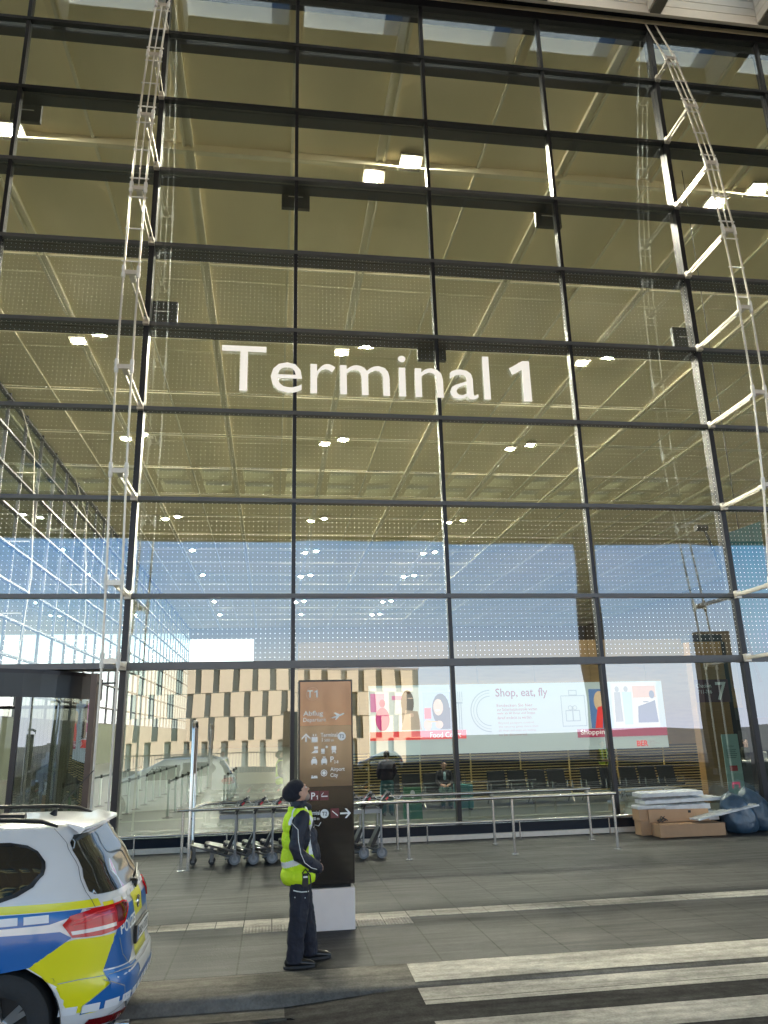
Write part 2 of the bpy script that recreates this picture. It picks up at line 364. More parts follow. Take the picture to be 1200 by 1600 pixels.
for j, z in enumerate(ZR[1:-1], 1):
    q = MB(); hh = .05 if j > 1 else .085
    q.box(-3.6, 25.2, -.075, .14, z-hh, z+hh*.9); q.build('transom', mid_metal if j < 8 else dark_metal, fac)
    if j >= 5:
        q = MB(); q.box(-3.6, 25.2, .145, .52, z-.06, z+.05); q.build('transom_shelf', dark_metal, fac)
q = MB(); q.box(-30, 60, -.09, .5, 22.86, 23.12); q.build('head_frame', dark_metal, fac)
q = MB(); q.box(3.7, 25.2, -.06, .15, .02, .30); q.build('base_plinth', mat('blue_black_base_panel', (.012, .018, .03), .2, .3), fac)
q = MB(); q.box(3.7, 40, -.14, -.065, .012, .11); q.build('threshold_rail', light_metal, fac)
# outer ends of the facade, beyond the photograph's frame
for x0, x1 in ((-24, -3.65), (25.25, 61)):
    q = MB(); q.quad((x0, 0, .1), (x1, 0, .1), (x1, 0, 23), (x0, 0, 23)); q.build('end_pane', M_pane, fac)
    q = MB(); x = math.ceil(x0/3.6)*3.6
    for z in ZR[1:-1]: q.box(x0, x1, -.074, .14, z-.05, z+.05)
    q.build('end_transom', dark_metal, fac)
    while x < x1:
        q = MB(); q.box(x-.05, x+.05, -.055, .16, 0, 22.9); q.build('end_mullion', dark_metal, fac); x += 7.2
# black loudspeaker panels behind the glass
for sx, sz in ((7.2, 16.38), (14.4, 16.35), (10.8, 11.97), (18.1, 12.68), (0, 18.52), (3.85, 12.66)):
    q = MB(); q.box(sx-.38, sx+.38, .56, .68, sz-.34, sz+.30); sp_ = q.build('speaker_panel', black_plastic, fac)
    q = MB(); q.box(sx-.2, sx+.2, .545, .56, sz+.0, sz+.02); q.build('bracket', light_metal, sp_)

# cable trusses
def truss(X, label):
    e = empty('cable_truss', (X, 0, 0), label, 'cable truss', 'bowed cable trusses in front of the glass facade')
    zz = [23.0, 20.98, 18.727, 16.474, 14.22, 11.973, 9.737, 7.514, 5.269, 3.744, .05]
    dd = [.18, .88, 1.45, 1.88, 2.12, 2.22, 2.2, 2.0, 1.64, 1.46, 1.44]
    for s in (-1, 1):
        q = MB(); q.tube([(s*.155, -d, z) for z, d in zip(zz, dd)], .024, 8); q.build('rod', light_metal, e, True)
    q = MB(); q.tube([(0, -d, z) for z, d in list(zip(zz, dd))[1:5]], .018, 6); q.build('middle_rod', light_metal, e, True)
    for k in range(1, 10):
        z, d = zz[k], dd[k]
        t = Vector((0, -(dd[k+1]-dd[k-1]), zz[k+1]-zz[k-1])).normalized()
        for s in (-1, 1):
            q = MB(); c = Vector((s*.155, -d, z)); q.tube([c-t*.15, c-t*.05, c, c+t*.05, c+t*.15], [.040, .046, .036, .046, .040], 10)
            q.build('clamp', white_paint, e, True)
        q = MB()
        for s in (-1, 1):
            q.box(s*.05-.012, s*.05+.012, -d+.02, -.1, z-.035, z+.035)
        q.box(-.15, .15, -d-.03, -d+.03, z-.07, z+.03); q.box(-.05, .05, -d+.05, -d+.35, z-.05, z+.05)
        q.box(-.07, .07, -.2, -.09, z-.09, z+.09)
        q.build('strut', light_metal, e)
        if k < 5:
            q = MB()
            for ff in (.12, .5, .88):
                zc = z+(zz[k+1]-z)*ff; dc = d+(dd[k+1]-d)*ff
                q = MB(); q.tube([(-.21, -dc, zc), (.21, -dc, zc)], .019, 6)
                q.build('cross_bar', white_paint, e, True)
    q = MB(); q.box(-.2, .2, -1.54, -1.34, 0, .03); q.build('foot_plate', light_metal, e)
truss(3.6, 'left pale steel cable truss, partly hidden by the police car at its foot')
truss(18.0, 'right pale steel cable truss standing behind the blue refuse sacks')

# lettering
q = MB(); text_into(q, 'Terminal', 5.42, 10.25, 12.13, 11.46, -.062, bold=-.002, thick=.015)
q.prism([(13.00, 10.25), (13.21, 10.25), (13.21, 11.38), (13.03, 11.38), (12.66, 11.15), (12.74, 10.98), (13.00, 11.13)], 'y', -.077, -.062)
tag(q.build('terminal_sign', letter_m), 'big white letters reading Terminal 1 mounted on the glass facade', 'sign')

# ------------------------------------------------------------------ roof: ceiling inside, canopy outside
roof = empty('terminal_roof', (0, 0, 23.4), 'huge flat olive brown roof and canopy with cream coffers above the glass', 'roof')
ZC = 23.4
def rp(name, q, mt, bevel=0): o = q.build(name, mt, roof); o.location = (0, 0, -23.4); return o
q = MB(); q.box(-60, 75, .55, 150, ZC, ZC+.8); q.box(-60, 75, -.095, .55, ZC+.3, ZC+.8); q.box(-60, 75, -.095, -.05, 23.12, ZC+.3); rp('hall_ceiling', q, ceil_m)
q = MB(); q.box(-60, 75, -43.2, -2.25, ZC, ZC+.8); q.box(-60, 75, -66, -50.6, ZC, ZC+.8)
for k in range(-17, 31):
    q.box(k*3.6-.55, k*3.6+.55, -50.6, -43.2, ZC, ZC+.8)
q.box(-60, 75, -47.2, -46.6, ZC+.01, ZC+.79)
rp('canopy_soffit', q, ceil_m)
def tinted(name, c):
    mt = bpy.data.materials.new(name); mt.use_nodes = True; n = mt.node_tree; n.nodes.clear(); o = n.nodes.new('ShaderNodeOutputMaterial'); t = n.nodes.new('ShaderNodeBsdfTransparent')
    t.inputs[0].default_value = (*c, 1); n.links.new(t.outputs[0], o.inputs[0]); return mt
q = MB(); q.quad((-60, -50.6, ZC+.7), (75, -50.6, ZC+.7), (75, -43.2, ZC+.7), (-60, -43.2, ZC+.7)); rp('skylight_glass', q, tinted('printed_skylight_glass', (.10, .115, .085)))
q = MB(); q.quad((-24, -2.25, ZC+.85), (61, -2.25, ZC+.85), (61, -.45, ZC+.85), (-24, -.45, ZC+.85)); 
fm = bpy.data.materials.new('frosted_skylight'); fm.use_nodes = True; n_ = fm.node_tree; n_.nodes.clear(); o_ = n_.nodes.new('ShaderNodeOutputMaterial'); t_ = n_.nodes.new('ShaderNodeBsdfTranslucent')
t_.inputs[0].default_value = (.24, .25, .22, 1); n_.links.new(t_.outputs[0], o_.inputs[0]); rp('skylight_glass', q, fm)
q = MB(); q.box(-60, 75, -66.5, -66, ZC-.35, ZC+1.6); rp('canopy_edge', q, mid_metal)
for k in range(-5, 10):
    x = 3.6+7.2*k
    for (ya, yb) in ((.6, 142), (-66, -2.0)):
        q = MB()
        for o_ in (-.42, -.12): q.box(x+o_, x+o_+.10, ya, yb, ZC-.16, ZC-.002)
        q.box(x-.32, x-.12, ya, yb, ZC-.06, ZC-.003); rp('ceiling_beam', q, beam_m)
    x += 3.6
    for (ya, yb) in ((.6, 142), (-66, -2.0)):
        q = MB(); q.box(x-.05, x+.05, ya, yb, ZC-.10, ZC-.002); rp('ceiling_rib', q, beam_m)
for k in range(1, 19):
    y = 7.2*k
    q = MB(); q.box(-20, 74, y-.22, y+.22, ZC-.05, ZC-.001)
    if k in (1,): q.box(-20, 74, y-.3, y-.22, ZC-.3, ZC-.004)
    q.box(-20, 74, y-.04, y+.04, ZC-.14, ZC-.06); rp('cross_rib', q, beam_m)
for k in (1, 2, 3, 4, 5, 8):
    y = -7.2*k-1.5
    q = MB(); q.box(-60, 75, y-.05, y+.05, ZC-.09, ZC-.001); rp('cross_rib', q, beam_m)
# cream coffers right above the glass
for k in range(-8, 22):
    x = k*3.6
    if x < -12 or x > 46: continue
    q = MB(); q.m = 0
    for s in (-1, 1):
        for b in range(5):
            a = x+s*(.20+.028*0); q.box(a-.02, a+.02, -2.25, -.52, ZC-.28+b*.30, ZC-.005+b*.30+.0)
    q.m = 1; q.box(x-.17, x+.17, -1.96, -.51, ZC-.33, ZC-.285)
    q.m = 0; q.box(x-.16, x+.16, -1.94, -.53, ZC-.27, ZC+1.2)
    rp('coffer_beam', q, [slat_white, beam_under])
q = MB()
for b in range(5): q.box(-24, 61, -.50+.0, -.46, ZC-.28+b*.30, ZC-.005+b*.30)
q.box(-24, 61, -.44, -.36, ZC-.28, ZC+.84); q.box(-24, 61, -.505, -.43, ZC-.33, ZC-.285)
for b in range(5): q.box(-24, 61, -2.29, -2.25, ZC-.28+b*.30, ZC-.005+b*.30)
rp('coffer_board', q, slat_white)
q = MB(); q.box(-24, 61, -.35, -.095, ZC-.12, ZC+.8); rp('shadow_gap', q, dark_metal)  # dark box added to stop light leaking in above the glass
# lamps: pairs on a 14.4 m grid
n_lamp = 0
lp = MB(); lp.box(-.42, .42, -.42, .42, -.10, 0)
lf = MB(); lf.box(-.17, .17, -.17, .17, -.125, -.102)
lhm = lp.mesh('housing', mat('lamp_housing', (.32, .30, .24), .5)); lfm = lf.mesh('lamp_glass', lamp_m)
lpo = None
for ri, y in enumerate((7.2, 21.65, 36.1, 57.8, 72.2, 86.6, 108, 122.4)):
    for cx in (-4.0, 10.4, 24.8, 39.2, 53.6):
        for (dx, dy) in ((0, .45), (1.3, -.5)):
            if cx > 30 or (cx < 0 and y > 60 and dx == 0): continue
            e = empty('ceiling_lamp', (cx+dx, y+dy, ZC-.165), 'small square downlight of a pair under the olive hall ceiling', 'ceiling lamp', 'square downlights in pairs under the hall ceiling')
            for nm, me in (('housing', lhm), ('lamp_glass', lfm)):
                o = bpy.data.objects.new(nm, me); COL.objects.link(o); o.parent = e
# hall walls
q = MB(); q.box(74, 74.3, .2, 142, 0, ZC); q.box(2.9, 74, 142, 142.3, 0, ZC); q.box(-9.9, 2.9, 142, 142.3, 0, 16.6); q.box(-9.9, 2.9, 142, 142.3, 21.2, ZC)
tag(q.build('hall_back_wall', mat('dark_brown_hall_wall', (.10, .075, .05), .6)), 'dark brown far wall of the check-in hall', 'wall')
sw = empty('side_glass_wall', (-9.9, 0, 0), 'long glazed side wall of the hall on the left with bright sky behind', 'glass wall')
q = MB(); q.quad((0, .2, 0), (0, 142, 0), (0, 142, ZC), (0, .2, ZC)); q.build('glazing', M_side, sw)
for k in range(0, 40):
    q = MB(); q.box(-.08, .12, 1+k*3.6, 1.1+k*3.6, 0, ZC); q.build('mullion', mid_metal, sw)
for z in ZR[1:]:
    q = MB(); q.box(-.1, .2, .3, 141.9, z-.06, z+.06); q.build('transom', mid_metal, sw)
q = MB(); q.box(.13, .3, .6, 141, .006, 3.7); q.build('glare_panels', mat('dark_green_panel', (.10, .12, .085), .35, 0, .3, .8), sw)  # opaque band added to block the glare low on the glazing
for k in range(0, 8, 2):
    q = MB()
    q.tube([(1.4, 2.8+k*7.2, 3.7), (1.9, 2.8+k*7.2, 12), (1.3, 2.8+k*7.2, 20), (.2, 2.8+k*7.2, 23.2)], .03, 6)
    for z in ZR[2:-1:2]: q.box(.1, 1.5, 2.77+k*7.2, 2.83+k*7.2, z-.03, z+.03)
    q.build('inner_truss', light_metal, sw)

# ------------------------------------------------------------------ across the road: seen mirrored in the glass
hot = empty('hotel_building', (28.5, -98, -2.0), 'beige stone building with staggered slot windows mirrored in the glass facade', 'building', rz=R(1)); hot.scale = (.95, .95, .95)
stone = mat('sandstone_panel', (.72, .54, .345), .7, 0, .08, 1.5, bump=.1, bscale=20)
stone2 = mat('recess_panel', (.10, .12, .11), .3)
q = MB(); q.box(-76, 0, -22, -.35, 0, 14.3); q.build('wall', stone2, hot)
q = MB()
for fl in range(4):
    z0 = 0 if fl == 0 else 3.9+(fl-1)*3.46; z1 = 3.8 if fl == 0 else z0+3.36
    off = (0, .9, .2, 1.3)[fl]
    for c in range(27):
        x = -76+c*2.8+off-1
        x0, x1 = max(-76, x), min(0, x+1.85)
        if x1 > x0+.2: q.prism([(x0, -.36), (x0, -.10), (x1, .12), (x1, -.36)], 'z', z0, z1)
q.box(-76, .3, -.37, -.0, 3.81, 3.89)
q.build('stone_panels', stone, hot)
q = MB(); q.box(-76.1, .1, -22.1, -.3, 14.3, 14.6); q.build('roof', mat('roof_gravel', (.25, .22, .2), .8), hot)
win = MB(); win.box(.0, .9, -.345, -.28, 0, 3.1); wm = win.mesh('window', mat('window_glass_dark', (.03, .045, .045), .05, 0, .1, spec=1))
fr = MB(); fr.box(.0, .07, -.279, -.2, 0, 3.1); fr.box(.0, .9, -.278, -.2, 1.0, 1.06); frm = fr.mesh('frame', dark_metal)
for fl in range(1, 4):
    for c in range(0, 26):
        o = bpy.data.objects.new('window', wm); COL.objects.link(o); o.parent = hot; o.location = (-76+c*2.8+(0, .9, .2, 1.3)[fl]+.87, 0, 3.9+(fl-1)*3.46+.15)
# parapet with railing across the road
pr_ = empty('parapet_railing', (0, -25, 0), 'low parapet wall with a row of thin upright bars across the road', 'railing')
q = MB(); q.box(-30, 9.6, -.15, .15, -.2, .42); q.build('parapet', mat('warm_concrete', (.45, .37, .28), .8), pr_)
q = MB()
for i in range(263): q.box(-29.9+i*.15, -29.88+i*.15, -.02, .02, .42, 1.4)
q.box(-30, 9.6, -.03, .03, 1.4, 1.45); q.build('bars', mat('tan_bars', (.20, .15, .11), .5), pr_)

# ------------------------------------------------------------------ inside the hall: shop block with banner, slat wall, seats
blk = empty('shop_block', (0, 9, 0), 'pale panelled block inside the hall carrying the long banner over a slatted base', 'shop block')
q = MB()
for k in range(7):
    x = 7.6+k*2.06; q.box(x, x+2.045, .02, .1, 1.6, 5.25)
q.build('wall_panels', mat('warm_wood_wall', (.42, .26, .12), .45, 0, .25, 1.5, stretch=(1, 1, 7)), blk)
q = MB(); q.box(7.6, 22, .1, 8, 0, 5.24); q.build('core', dark_void, blk)
q = MB()
for k in range(17): q.box(7.6, 22, -.02, .04, .10+k*.088, .135+k*.088)
q.build('slat_front', wood_slat, blk)
q = MB()
for k in range(8): q.box(9.9+k*1.72, 9.95+k*1.72, -.05, -.021, .05, 1.58)
q.build('slat_upright', wood_slat, blk)
# canopy column and an added dark upright on the forecourt, behind the camera: they show mirrored, as dark gaps in the mirrored sky
cl = empty('canopy_column', (40.75, -62, -.14), 'massive dark canopy column, mirrored as a dark upright right of the banner text', 'column')
q = MB(); q.prism([(1.15*math.cos(R(a)), 1.15*math.sin(R(a))) for a in range(0, 360, 12)], 'z', .3, ZC+.14); q.build('shaft', mat('dark_brown_column', (.05, .042, .035), .5), cl, True)
q = MB(); q.prism([(1.3*math.cos(R(a)), 1.3*math.sin(R(a))) for a in range(0, 360, 12)], 'z', -1, .3); q.build('foot', mid_metal, cl, True)
fp = empty('forecourt_pylon', (29.25, -20, -.125), 'dark information pylon on the forecourt, mirrored in front of the check-in pylon', 'pylon')
q = MB(); q.box(-.85, .85, -.25, .25, .3, 6.95); q.build('casing', dark_metal, fp, bevel=.02)
q = MB(); q.box(-.7, .7, -.2, .2, 0, .3); q.build('foot', mid_metal, fp)
q = MB(); q.box(-.78, .78, .252, .262, 3.4, 6.8); q.build('blank_panel', mat('dark_teal_panel', (.02, .05, .055), .4), fp)
# the banner
ban = empty('advertising_banner', (0, 8.93, 0), 'long white and red banner reading Shop, eat, fly above the slatted wall', 'banner')
bw = mat('banner_white', (.62, .70, .73), .45, 0, .03, 1, emit=.10)  # faint glow put into the board to brighten it, not a light box
q = MB(); q.box(9.97, 20.47, 0, .05, 1.5, 3.76); q.build('board', bw, ban)
PM = lambda n, c, e=.22: mat('print_'+n, c, .5, 0, .12, 6, emit=e)  # prints glow faintly too, brightness put into the colour
def flat(name, pts, y, m): q = MB(); fpoly(q, pts, y); return q.build(name, m, ban)
def rect(x0, z0, x1, z1): return [(x0, z0), (x1, z0), (x1, z1), (x0, z1)]
def joinp(name, shapes, y, m):
    q = MB()
    for i, s_ in enumerate(shapes): fpoly(q, s_, y-.0006*i)
    return q.build(name, m, ban)
ph = joinp('photo', [rect(10.02, 2.25, 11.68, 3.68)], -.004, PM('pale_cafe', (.75, .72, .70)))
joinp('photo_detail', [rect(10.02, 2.9, 10.5, 3.5), rect(10.75, 3.28, 11.2, 3.42)], -.006, PM('pink', (.75, .25, .45)))
joinp('printed_figure', [circ(10.42, 2.66, .24, .38), circ(10.42, 3.18, .10, .13)], -.0075, PM('magenta_shirt', (.6, .06, .22)))
joinp('printed_figure', [circ(11.28, 3.18, .22, .42), rect(11.08, 2.45, 11.4, 3.1)], -.0075, PM('brown_hair', (.10, .05, .03)))
joinp('printed_figure', [circ(11.38, 3.33, .10, .02), circ(11.40, 2.78, .09, .07)], -.0095, PM('skin', (.62, .38, .28)))
joinp('printed_figure', [[(11.05, 2.3), (11.75, 2.3), (11.62, 2.9), (11.2, 2.95)]], -.0088, PM('tan_coat', (.42, .28, .2)))
joinp('photo', [rect(11.8, 2.3, 12.78, 3.52)], -.004, PM('blue_grey', (.35, .40, .55)))
joinp('printed_figure', [circ(12.42, 2.95, .30, .52), rect(12.38, 2.3, 12.74, 3.0)], -.006, PM('dark_hair', (.035, .02, .025)))
joinp('printed_figure', [circ(12.33, 3.02, .17, .27), circ(11.95, 2.45, .14, .18), circ(12.35, 2.45, .13, .13)], -.0085, PM('skin', (.62, .38, .28)))
joinp('printed_figure', [circ(12.3, 2.92, .07, .03)], -.0115, PM('white', (.9, .88, .86)))
joinp('printed_figure', [circ(12.12, 2.55, .2, .02)], -.0105, PM('bun', (.65, .36, .12)))
joinp('printed_figure', [rect(11.85, 2.65, 12.08, 3.0)], -.0075, PM('red', (.75, .05, .05)))
joinp('band', [rect(9.99, 1.98, 13.26, 2.26)], -.006, PM('red', (.75, .05, .05)))
joinp('band', [rect(17.18, 1.90, 20.47, 2.18)], -.006, PM('wine', (.33, .03, .08)))
joinp('photo', [rect(17.72, 2.2, 18.45, 3.52)], -.004, PM('dark_blue', (.10, .18, .38)))
joinp('photo', [rect(18.55, 2.2, 20.25, 3.74)], -.004, PM('street', (.55, .50, .47)))
joinp('printed_figure', [circ(18.1, 3.1, .22, .35), circ(18.25, 3.15, .1, .02)], -.006, PM('blonde', (.60, .42, .28)))
joinp('printed_figure', [[(17.85, 2.2), (18.12, 2.2), (18.2, 2.95), (18.0, 2.9)]], -.008, PM('red', (.75, .05, .05)))
joinp('printed_figure', [[(18.2, 2.2), (18.5, 2.2), (18.42, 2.9), (18.22, 2.95)], [(18.95, 2.3), (19.25, 2.3), (19.3, 3.4), (18.95, 3.4)]], -.008, PM('light_blue', (.35, .5, .72)))
joinp('printed_figure', [[(18.62, 2.4), (18.9, 2.4), (18.88, 3.4), (18.66, 3.4)], circ(18.77, 3.5, .08, .1), circ(19.1, 3.5, .08, .1)], -.0075, PM('grey_coat', (.25, .24, .26)))
joinp('printed_figure', [[(19.45, 2.35), (20.2, 2.35), (20.15, 3.1), (19.5, 2.9)], circ(19.8, 3.05, .12, .02), circ(20.05, 3.3, .1, .14)], -.0085, PM('dark_coat', (.05, .06, .12)))
joinp('printed_figure', [rect(19.35, 3.2, 20.2, 3.6)], -.006, PM('brick', (.55, .28, .2)))
wine = PM('wine_text', (.38, .03, .12), .02)
q = MB(); text_into(q, 'Shop, eat, fly', 14.36, 3.24, 16.22, 3.60, -.006, bold=.01); q.build('lettering', wine, ban)
q = MB()
for k, tx in enumerate(('Entdecken Sie hier', 'zur Sicherheitskontrolle warten', 'mehr als 60 Shops und Stopps', 'darauf entdeckt zu werden.')):
    text_into(q, tx, 14.38, 2.98-k*.135, 15.45+(.35, .5, .42, .3)[k]-.15, 3.08-k*.135, -.006)
q.build('lettering', PM('red_text', (.55, .10, .16), .02), ban)
q = MB()
for k, tx in enumerate(('Beyond passport control', 'the security gates more than', '60 shops and stops are waiting', 'to be discovered.')):
    text_into(q, tx, 14.40, 2.40-k*.125, 15.5+(.25, .4, .3, .0)[k]-.1, 2.49-k*.125, -.006)
q.build('lettering', PM('pale_red_text', (.62, .35, .38), .03), ban)
q = MB(); text_into(q, 'Food Court', 12.02, 2.03, 13.08, 2.21, -.009); text_into(q, 'Shopping', 17.3, 1.95, 18.3, 2.16, -.009); q.build('lettering', PM('white', (.9, .88, .86)), ban)
q = MB(); text_into(q, 'BER', 19.3, 1.56, 19.72, 1.75, -.006, bold=.03); q.build('lettering', PM('red', (.75, .05, .05)), ban)
q = MB()
for k in range(3): text_into(q, ('Berlin', 'Brandenburg', 'Airport')[k], 19.78, 1.70-k*.07, 19.78+(.2, .36, .22)[k], 1.745-k*.07, -.006)
q.build('lettering', PM('pale_red_text', (.62, .35, .38), .03), ban)
q = MB(); gl_ = PM('line_icon', (.40, .47, .52), .02)
for x in (12.95, 13.02, 13.09, 13.16): fpoly(q, rect(x, 3.2, x+.022, 3.52), -.006)
fpoly(q, rect(12.95, 3.12, 13.18, 3.18), -.006); fpoly(q, rect(13.03, 2.2, 13.06, 3.12), -.006); fpoly(q, rect(13.11, 2.2, 13.14, 3.12), -.006)
ring(q, 14.15, 2.86, .70, .03, -.006, 24, 90, 270); ring(q, 14.15, 2.86, .50, .025, -.006, 24, 90, 270); ring(q, 14.15, 2.86, .60, .015, -.006, 24, 90, 270)
def frame_(x0, z0, x1, z1, t=.025):
    for a in (rect(x0, z0, x1, z0+t), rect(x0, z1-t, x1, z1), rect(x0, z0, x0+t, z1), rect(x1-t, z0, x1, z1)): fpoly(q, a, -.006)
frame_(16.68, 2.28, 17.56, 3.32); frame_(16.98, 3.32, 17.28, 3.50); frame_(16.82, 2.45, 17.34, 2.82); fpoly(q, rect(17.06, 2.45, 17.1, 2.95), -.006)
ring(q, 17.0, 2.9, .08, .02, -.006); ring(q, 17.17, 2.9, .08, .02, -.006)
q.build('line_icon', gl_, ban)
# check-in pylon
py = empty('check_in_pylon', (20.15, 5.2, 0), 'wood clad pylon with wine red Check-in 7 sign beside the banner', 'pylon')
q = MB(); q.box(-.55, .52, 0, .35, 0, 4.72); q.build('wood_body', wood, py, bevel=.01)
q = MB(); q.box(-.53, .60, .02, .5, 4.722, 4.95); q.box(.525, .68, .04, .5, 0, 4.72); q.build('dark_cap', dark_metal, py)
q = MB(); q.box(-.552, .56, -.02, -.003, 2.88, 3.56); q.build('sign_panel', mat('wine_sign', (.10, .02, .035), .4), py)
q = MB(); text_into(q, 'Check-in', -.5, 3.32, -.02, 3.44, -.023); text_into(q, '711-716', -.46, 3.14, -.02, 3.25, -.023); text_into(q, '7', .12, 2.93, .48, 3.48, -.023, bold=.01); q.build('lettering', white_t, py)
ru = empty('roll_up_banner', (19.2, 3.05, 0), 'pale turquoise roll-up banner with red bag icon in front of the pylon', 'roll-up banner', rz=R(4))
q = MB(); q.box(-.25, .25, 0, .012, .08, 1.96); q.build('panel', mat('pale_turquoise_print', (.42, .62, .60), .5, 0, .06, 2), ru)
q = MB(); q.box(-.27, .27, -.08, .1, .006, .08); q.build('foot', steel, ru)
q = MB(); fpoly(q, rect(-.13, 1.0, .11, 1.14), -.004); q.build('icon', red_m, ru)
q = MB(); fpoly(q, rect(-.13, .66, .11, .72), -.004); fpoly(q, rect(-.13, .56, -.09, .66), -.004); fpoly(q, rect(.07, .56, .11, .66), -.004); q.build('icon', PM('wine', (.33, .03, .08)), ru)
q = MB()
for k in range(5): fpoly(q, rect(-.17, 1.34+k*.05, .12+.02*(k % 3), 1.355+k*.05), -.004)
text_into(q, 'Check-in', -.12, 1.62, .08, 1.68, -.004); q.build('lettering', mat('grey_print', (.1, .18, .18)), ru)
# tall teal ribbon and violet shop letter at the far right
tb = empty('teal_ribbon', (22.4, 6, 0), 'tall teal slanting fabric ribbon hanging inside the hall at far right', 'decoration')
q = MB(); q.prism([(-.6, 8.4), (.9, 8.9), (.55, 2.4), (-.35, 2.4)], 'y', 0, .25); q.build('ribbon', mat('teal_fabric', (.02, .16, .19), .45, 0, .5, 1.2, stretch=(3, 1, .3)), tb)
q = MB(); q.tube([(-1.3, -.1, 8.6), (-.6, -.1, 6.2), (-.1, -.1, 3.5)], .05, 8); q.tube([(-1.6, -.1, 8.6), (-1.2, -.1, 8.6)], .12, 8); q.build('bracket_arm', dark_metal, tb)
q = MB(); q.tube([(.1, .1, 8.6), (.1, .1, 23.3)], .015, 6); q.tube([(.1, .1, 2.42), (.1, .1, .0)], .03, 6); q.build('cable', dark_metal, tb)
q = MB(); text_into(q, 'B', 0, 0, .62, .85, 0, thick=.04); o = q.build('shop_letter', mat('violet_neon', (.45, .32, 1.0), .4, 0, 0, emit=1.2)); o.location = (23.35, 4.9, 4.55)
tag(o, 'violet glowing letter B of a shop at the right edge behind the glass', 'sign')
q = MB(); q.tube([(23.6, 5.0, 4.55), (23.6, 5.0, .01)], .02, 6); q.box(23.3, 24.4, 4.95, 5.05, 4.5, 4.54)
tag(q.build('letter_post', dark_metal), 'thin dark post carrying the violet shop letter', 'post')
# counter at far right with a clerk
ct = empty('service_counter', (22.0, 6.2, 0), 'dark service counter under a wooden lintel at the right edge', 'counter')
q = MB(); q.box(-.9, 3.4, 0, .6, 0, 1.05); q.build('desk', mat('counter_grey', (.05, .055, .06), .3), ct)
q = MB(); q.box(-1.0, 3.4, -.05, .65, 1.052, 1.09); q.build('desk_top', white_paint, ct)
q = MB(); q.box(-.95, 3.5, 1.4, 1.8, 2.75, 3.4); q.build('lintel', wood, ct)
q = MB(); q.box(-.95, 3.5, 1.42, 1.78, 0, 2.75); q.build('back_panel', mat('counter_back', (.09, .085, .08), .6), ct)
q = MB(); q.box(-.3, .5, 1.36, 1.418, 2.0, 2.35); q.build('menu_screen', black_plastic, ct)
q = MB(); q.box(.1, .4, .1, .35, 1.092, 1.35); q.build('till', white_paint, ct, bevel=.02)
# seats along the slatted wall
leather = mat('black_leather', (.016, .016, .016), .5, 0, .3, 8, spec=.2)
def make_bench(n):
    e = empty('waiting_bench', (0, 0, 0))
    q = MB(); q.box(0, n*.66, -.03, .03, .26, .32)
    for k in range(0, n+1, max(1, n//2)):
        q.tube([(k*.66, 0, .29), (k*.66, -.26, .02)], .018, 6); q.tube([(k*.66, 0, .29), (k*.66, .26, .02)], .018, 6)
    q.build('beam', steel, e)
    for k in range(n):
        q = MB(); q.prism([(-.32, .42), (.22, .36), (.24, .41), (-.32, .48)], 'x', k*.66+.04, k*.66+.62); q.build('seat', leather, e, bevel=.015)
        q = MB(); q.prism([(.2, .40), (.36, .98), (.41, .98), (.26, .38)], 'x', k*.66+.04, k*.66+.62); q.build('backrest', leather, e, bevel=.015)
    for k in range(n+1):
        q = MB(); q.tube([(k*.66, .22, .38), (k*.66, .24, .64), (k*.66, -.2, .64), (k*.66, -.22, .38)], .014, 6); q.build('armrest', steel, e)
    return e
for x, n, lb in ((10.1, 4, 'row of black waiting seats left of the second mullion, a man sitting on it'), (13.5, 4, 'row of four black seats under the middle of the banner'), (16.6, 5, 'row of black seats under the right end of the banner')):
    b = make_bench(n); b.location = (x, 7.3, 0); tag(b, lb, 'bench', 'waiting seats along the slatted wall')
# suitcase, green bin sign
sc = empty('suitcase', (12.35, 6.0, .006), 'turquoise hard shell suitcase beside the seated man', 'suitcase')
q = MB(); q.box(-.26, .26, -.15, .15, .06, .72)
for k in range(6): q.box(-.21+k*.08, -.19+k*.08, -.157, .157, .1, .68)
q.build('shell', mat('turquoise_shell', (.06, .28, .26), .4), sc, bevel=.03)
q = MB(); q.tube([(-.1, .1, .70), (-.1, .1, 1.0), (.1, .1, 1.0), (.1, .1, .70)], .012, 6); q.build('handle', steel, sc)
for a in (-.2, .2):
    for b in (-.1, .1): q = MB(); q.lathe([(0, -.02), (.03, -.02), (.03, .02), (0, .02)], (a, b, .03), 'y', 12); q.build('wheel', rubber, sc)
gs = empty('green_poster_stand', (10.55, 4.4, .006), 'small green sign stand with a white emblem behind the trolleys', 'sign stand')
q = MB(); q.prism([(-.16, 0), (-.02, .8), (.02, .8), (.16, 0)], 'x', -.24, .24); q.build('board', mat('green_sign', (.015, .16, .05), .5), gs)
q = MB(); fpoly(q, circ(0, .62, .07, .1), 0); 
for i in range(len(q.v)): v = q.v[i]; q.v[i] = (v[0], -.02-.14*(1-(v[2]/.8))-.012, v[2])
q.build('emblem', white_t, gs)
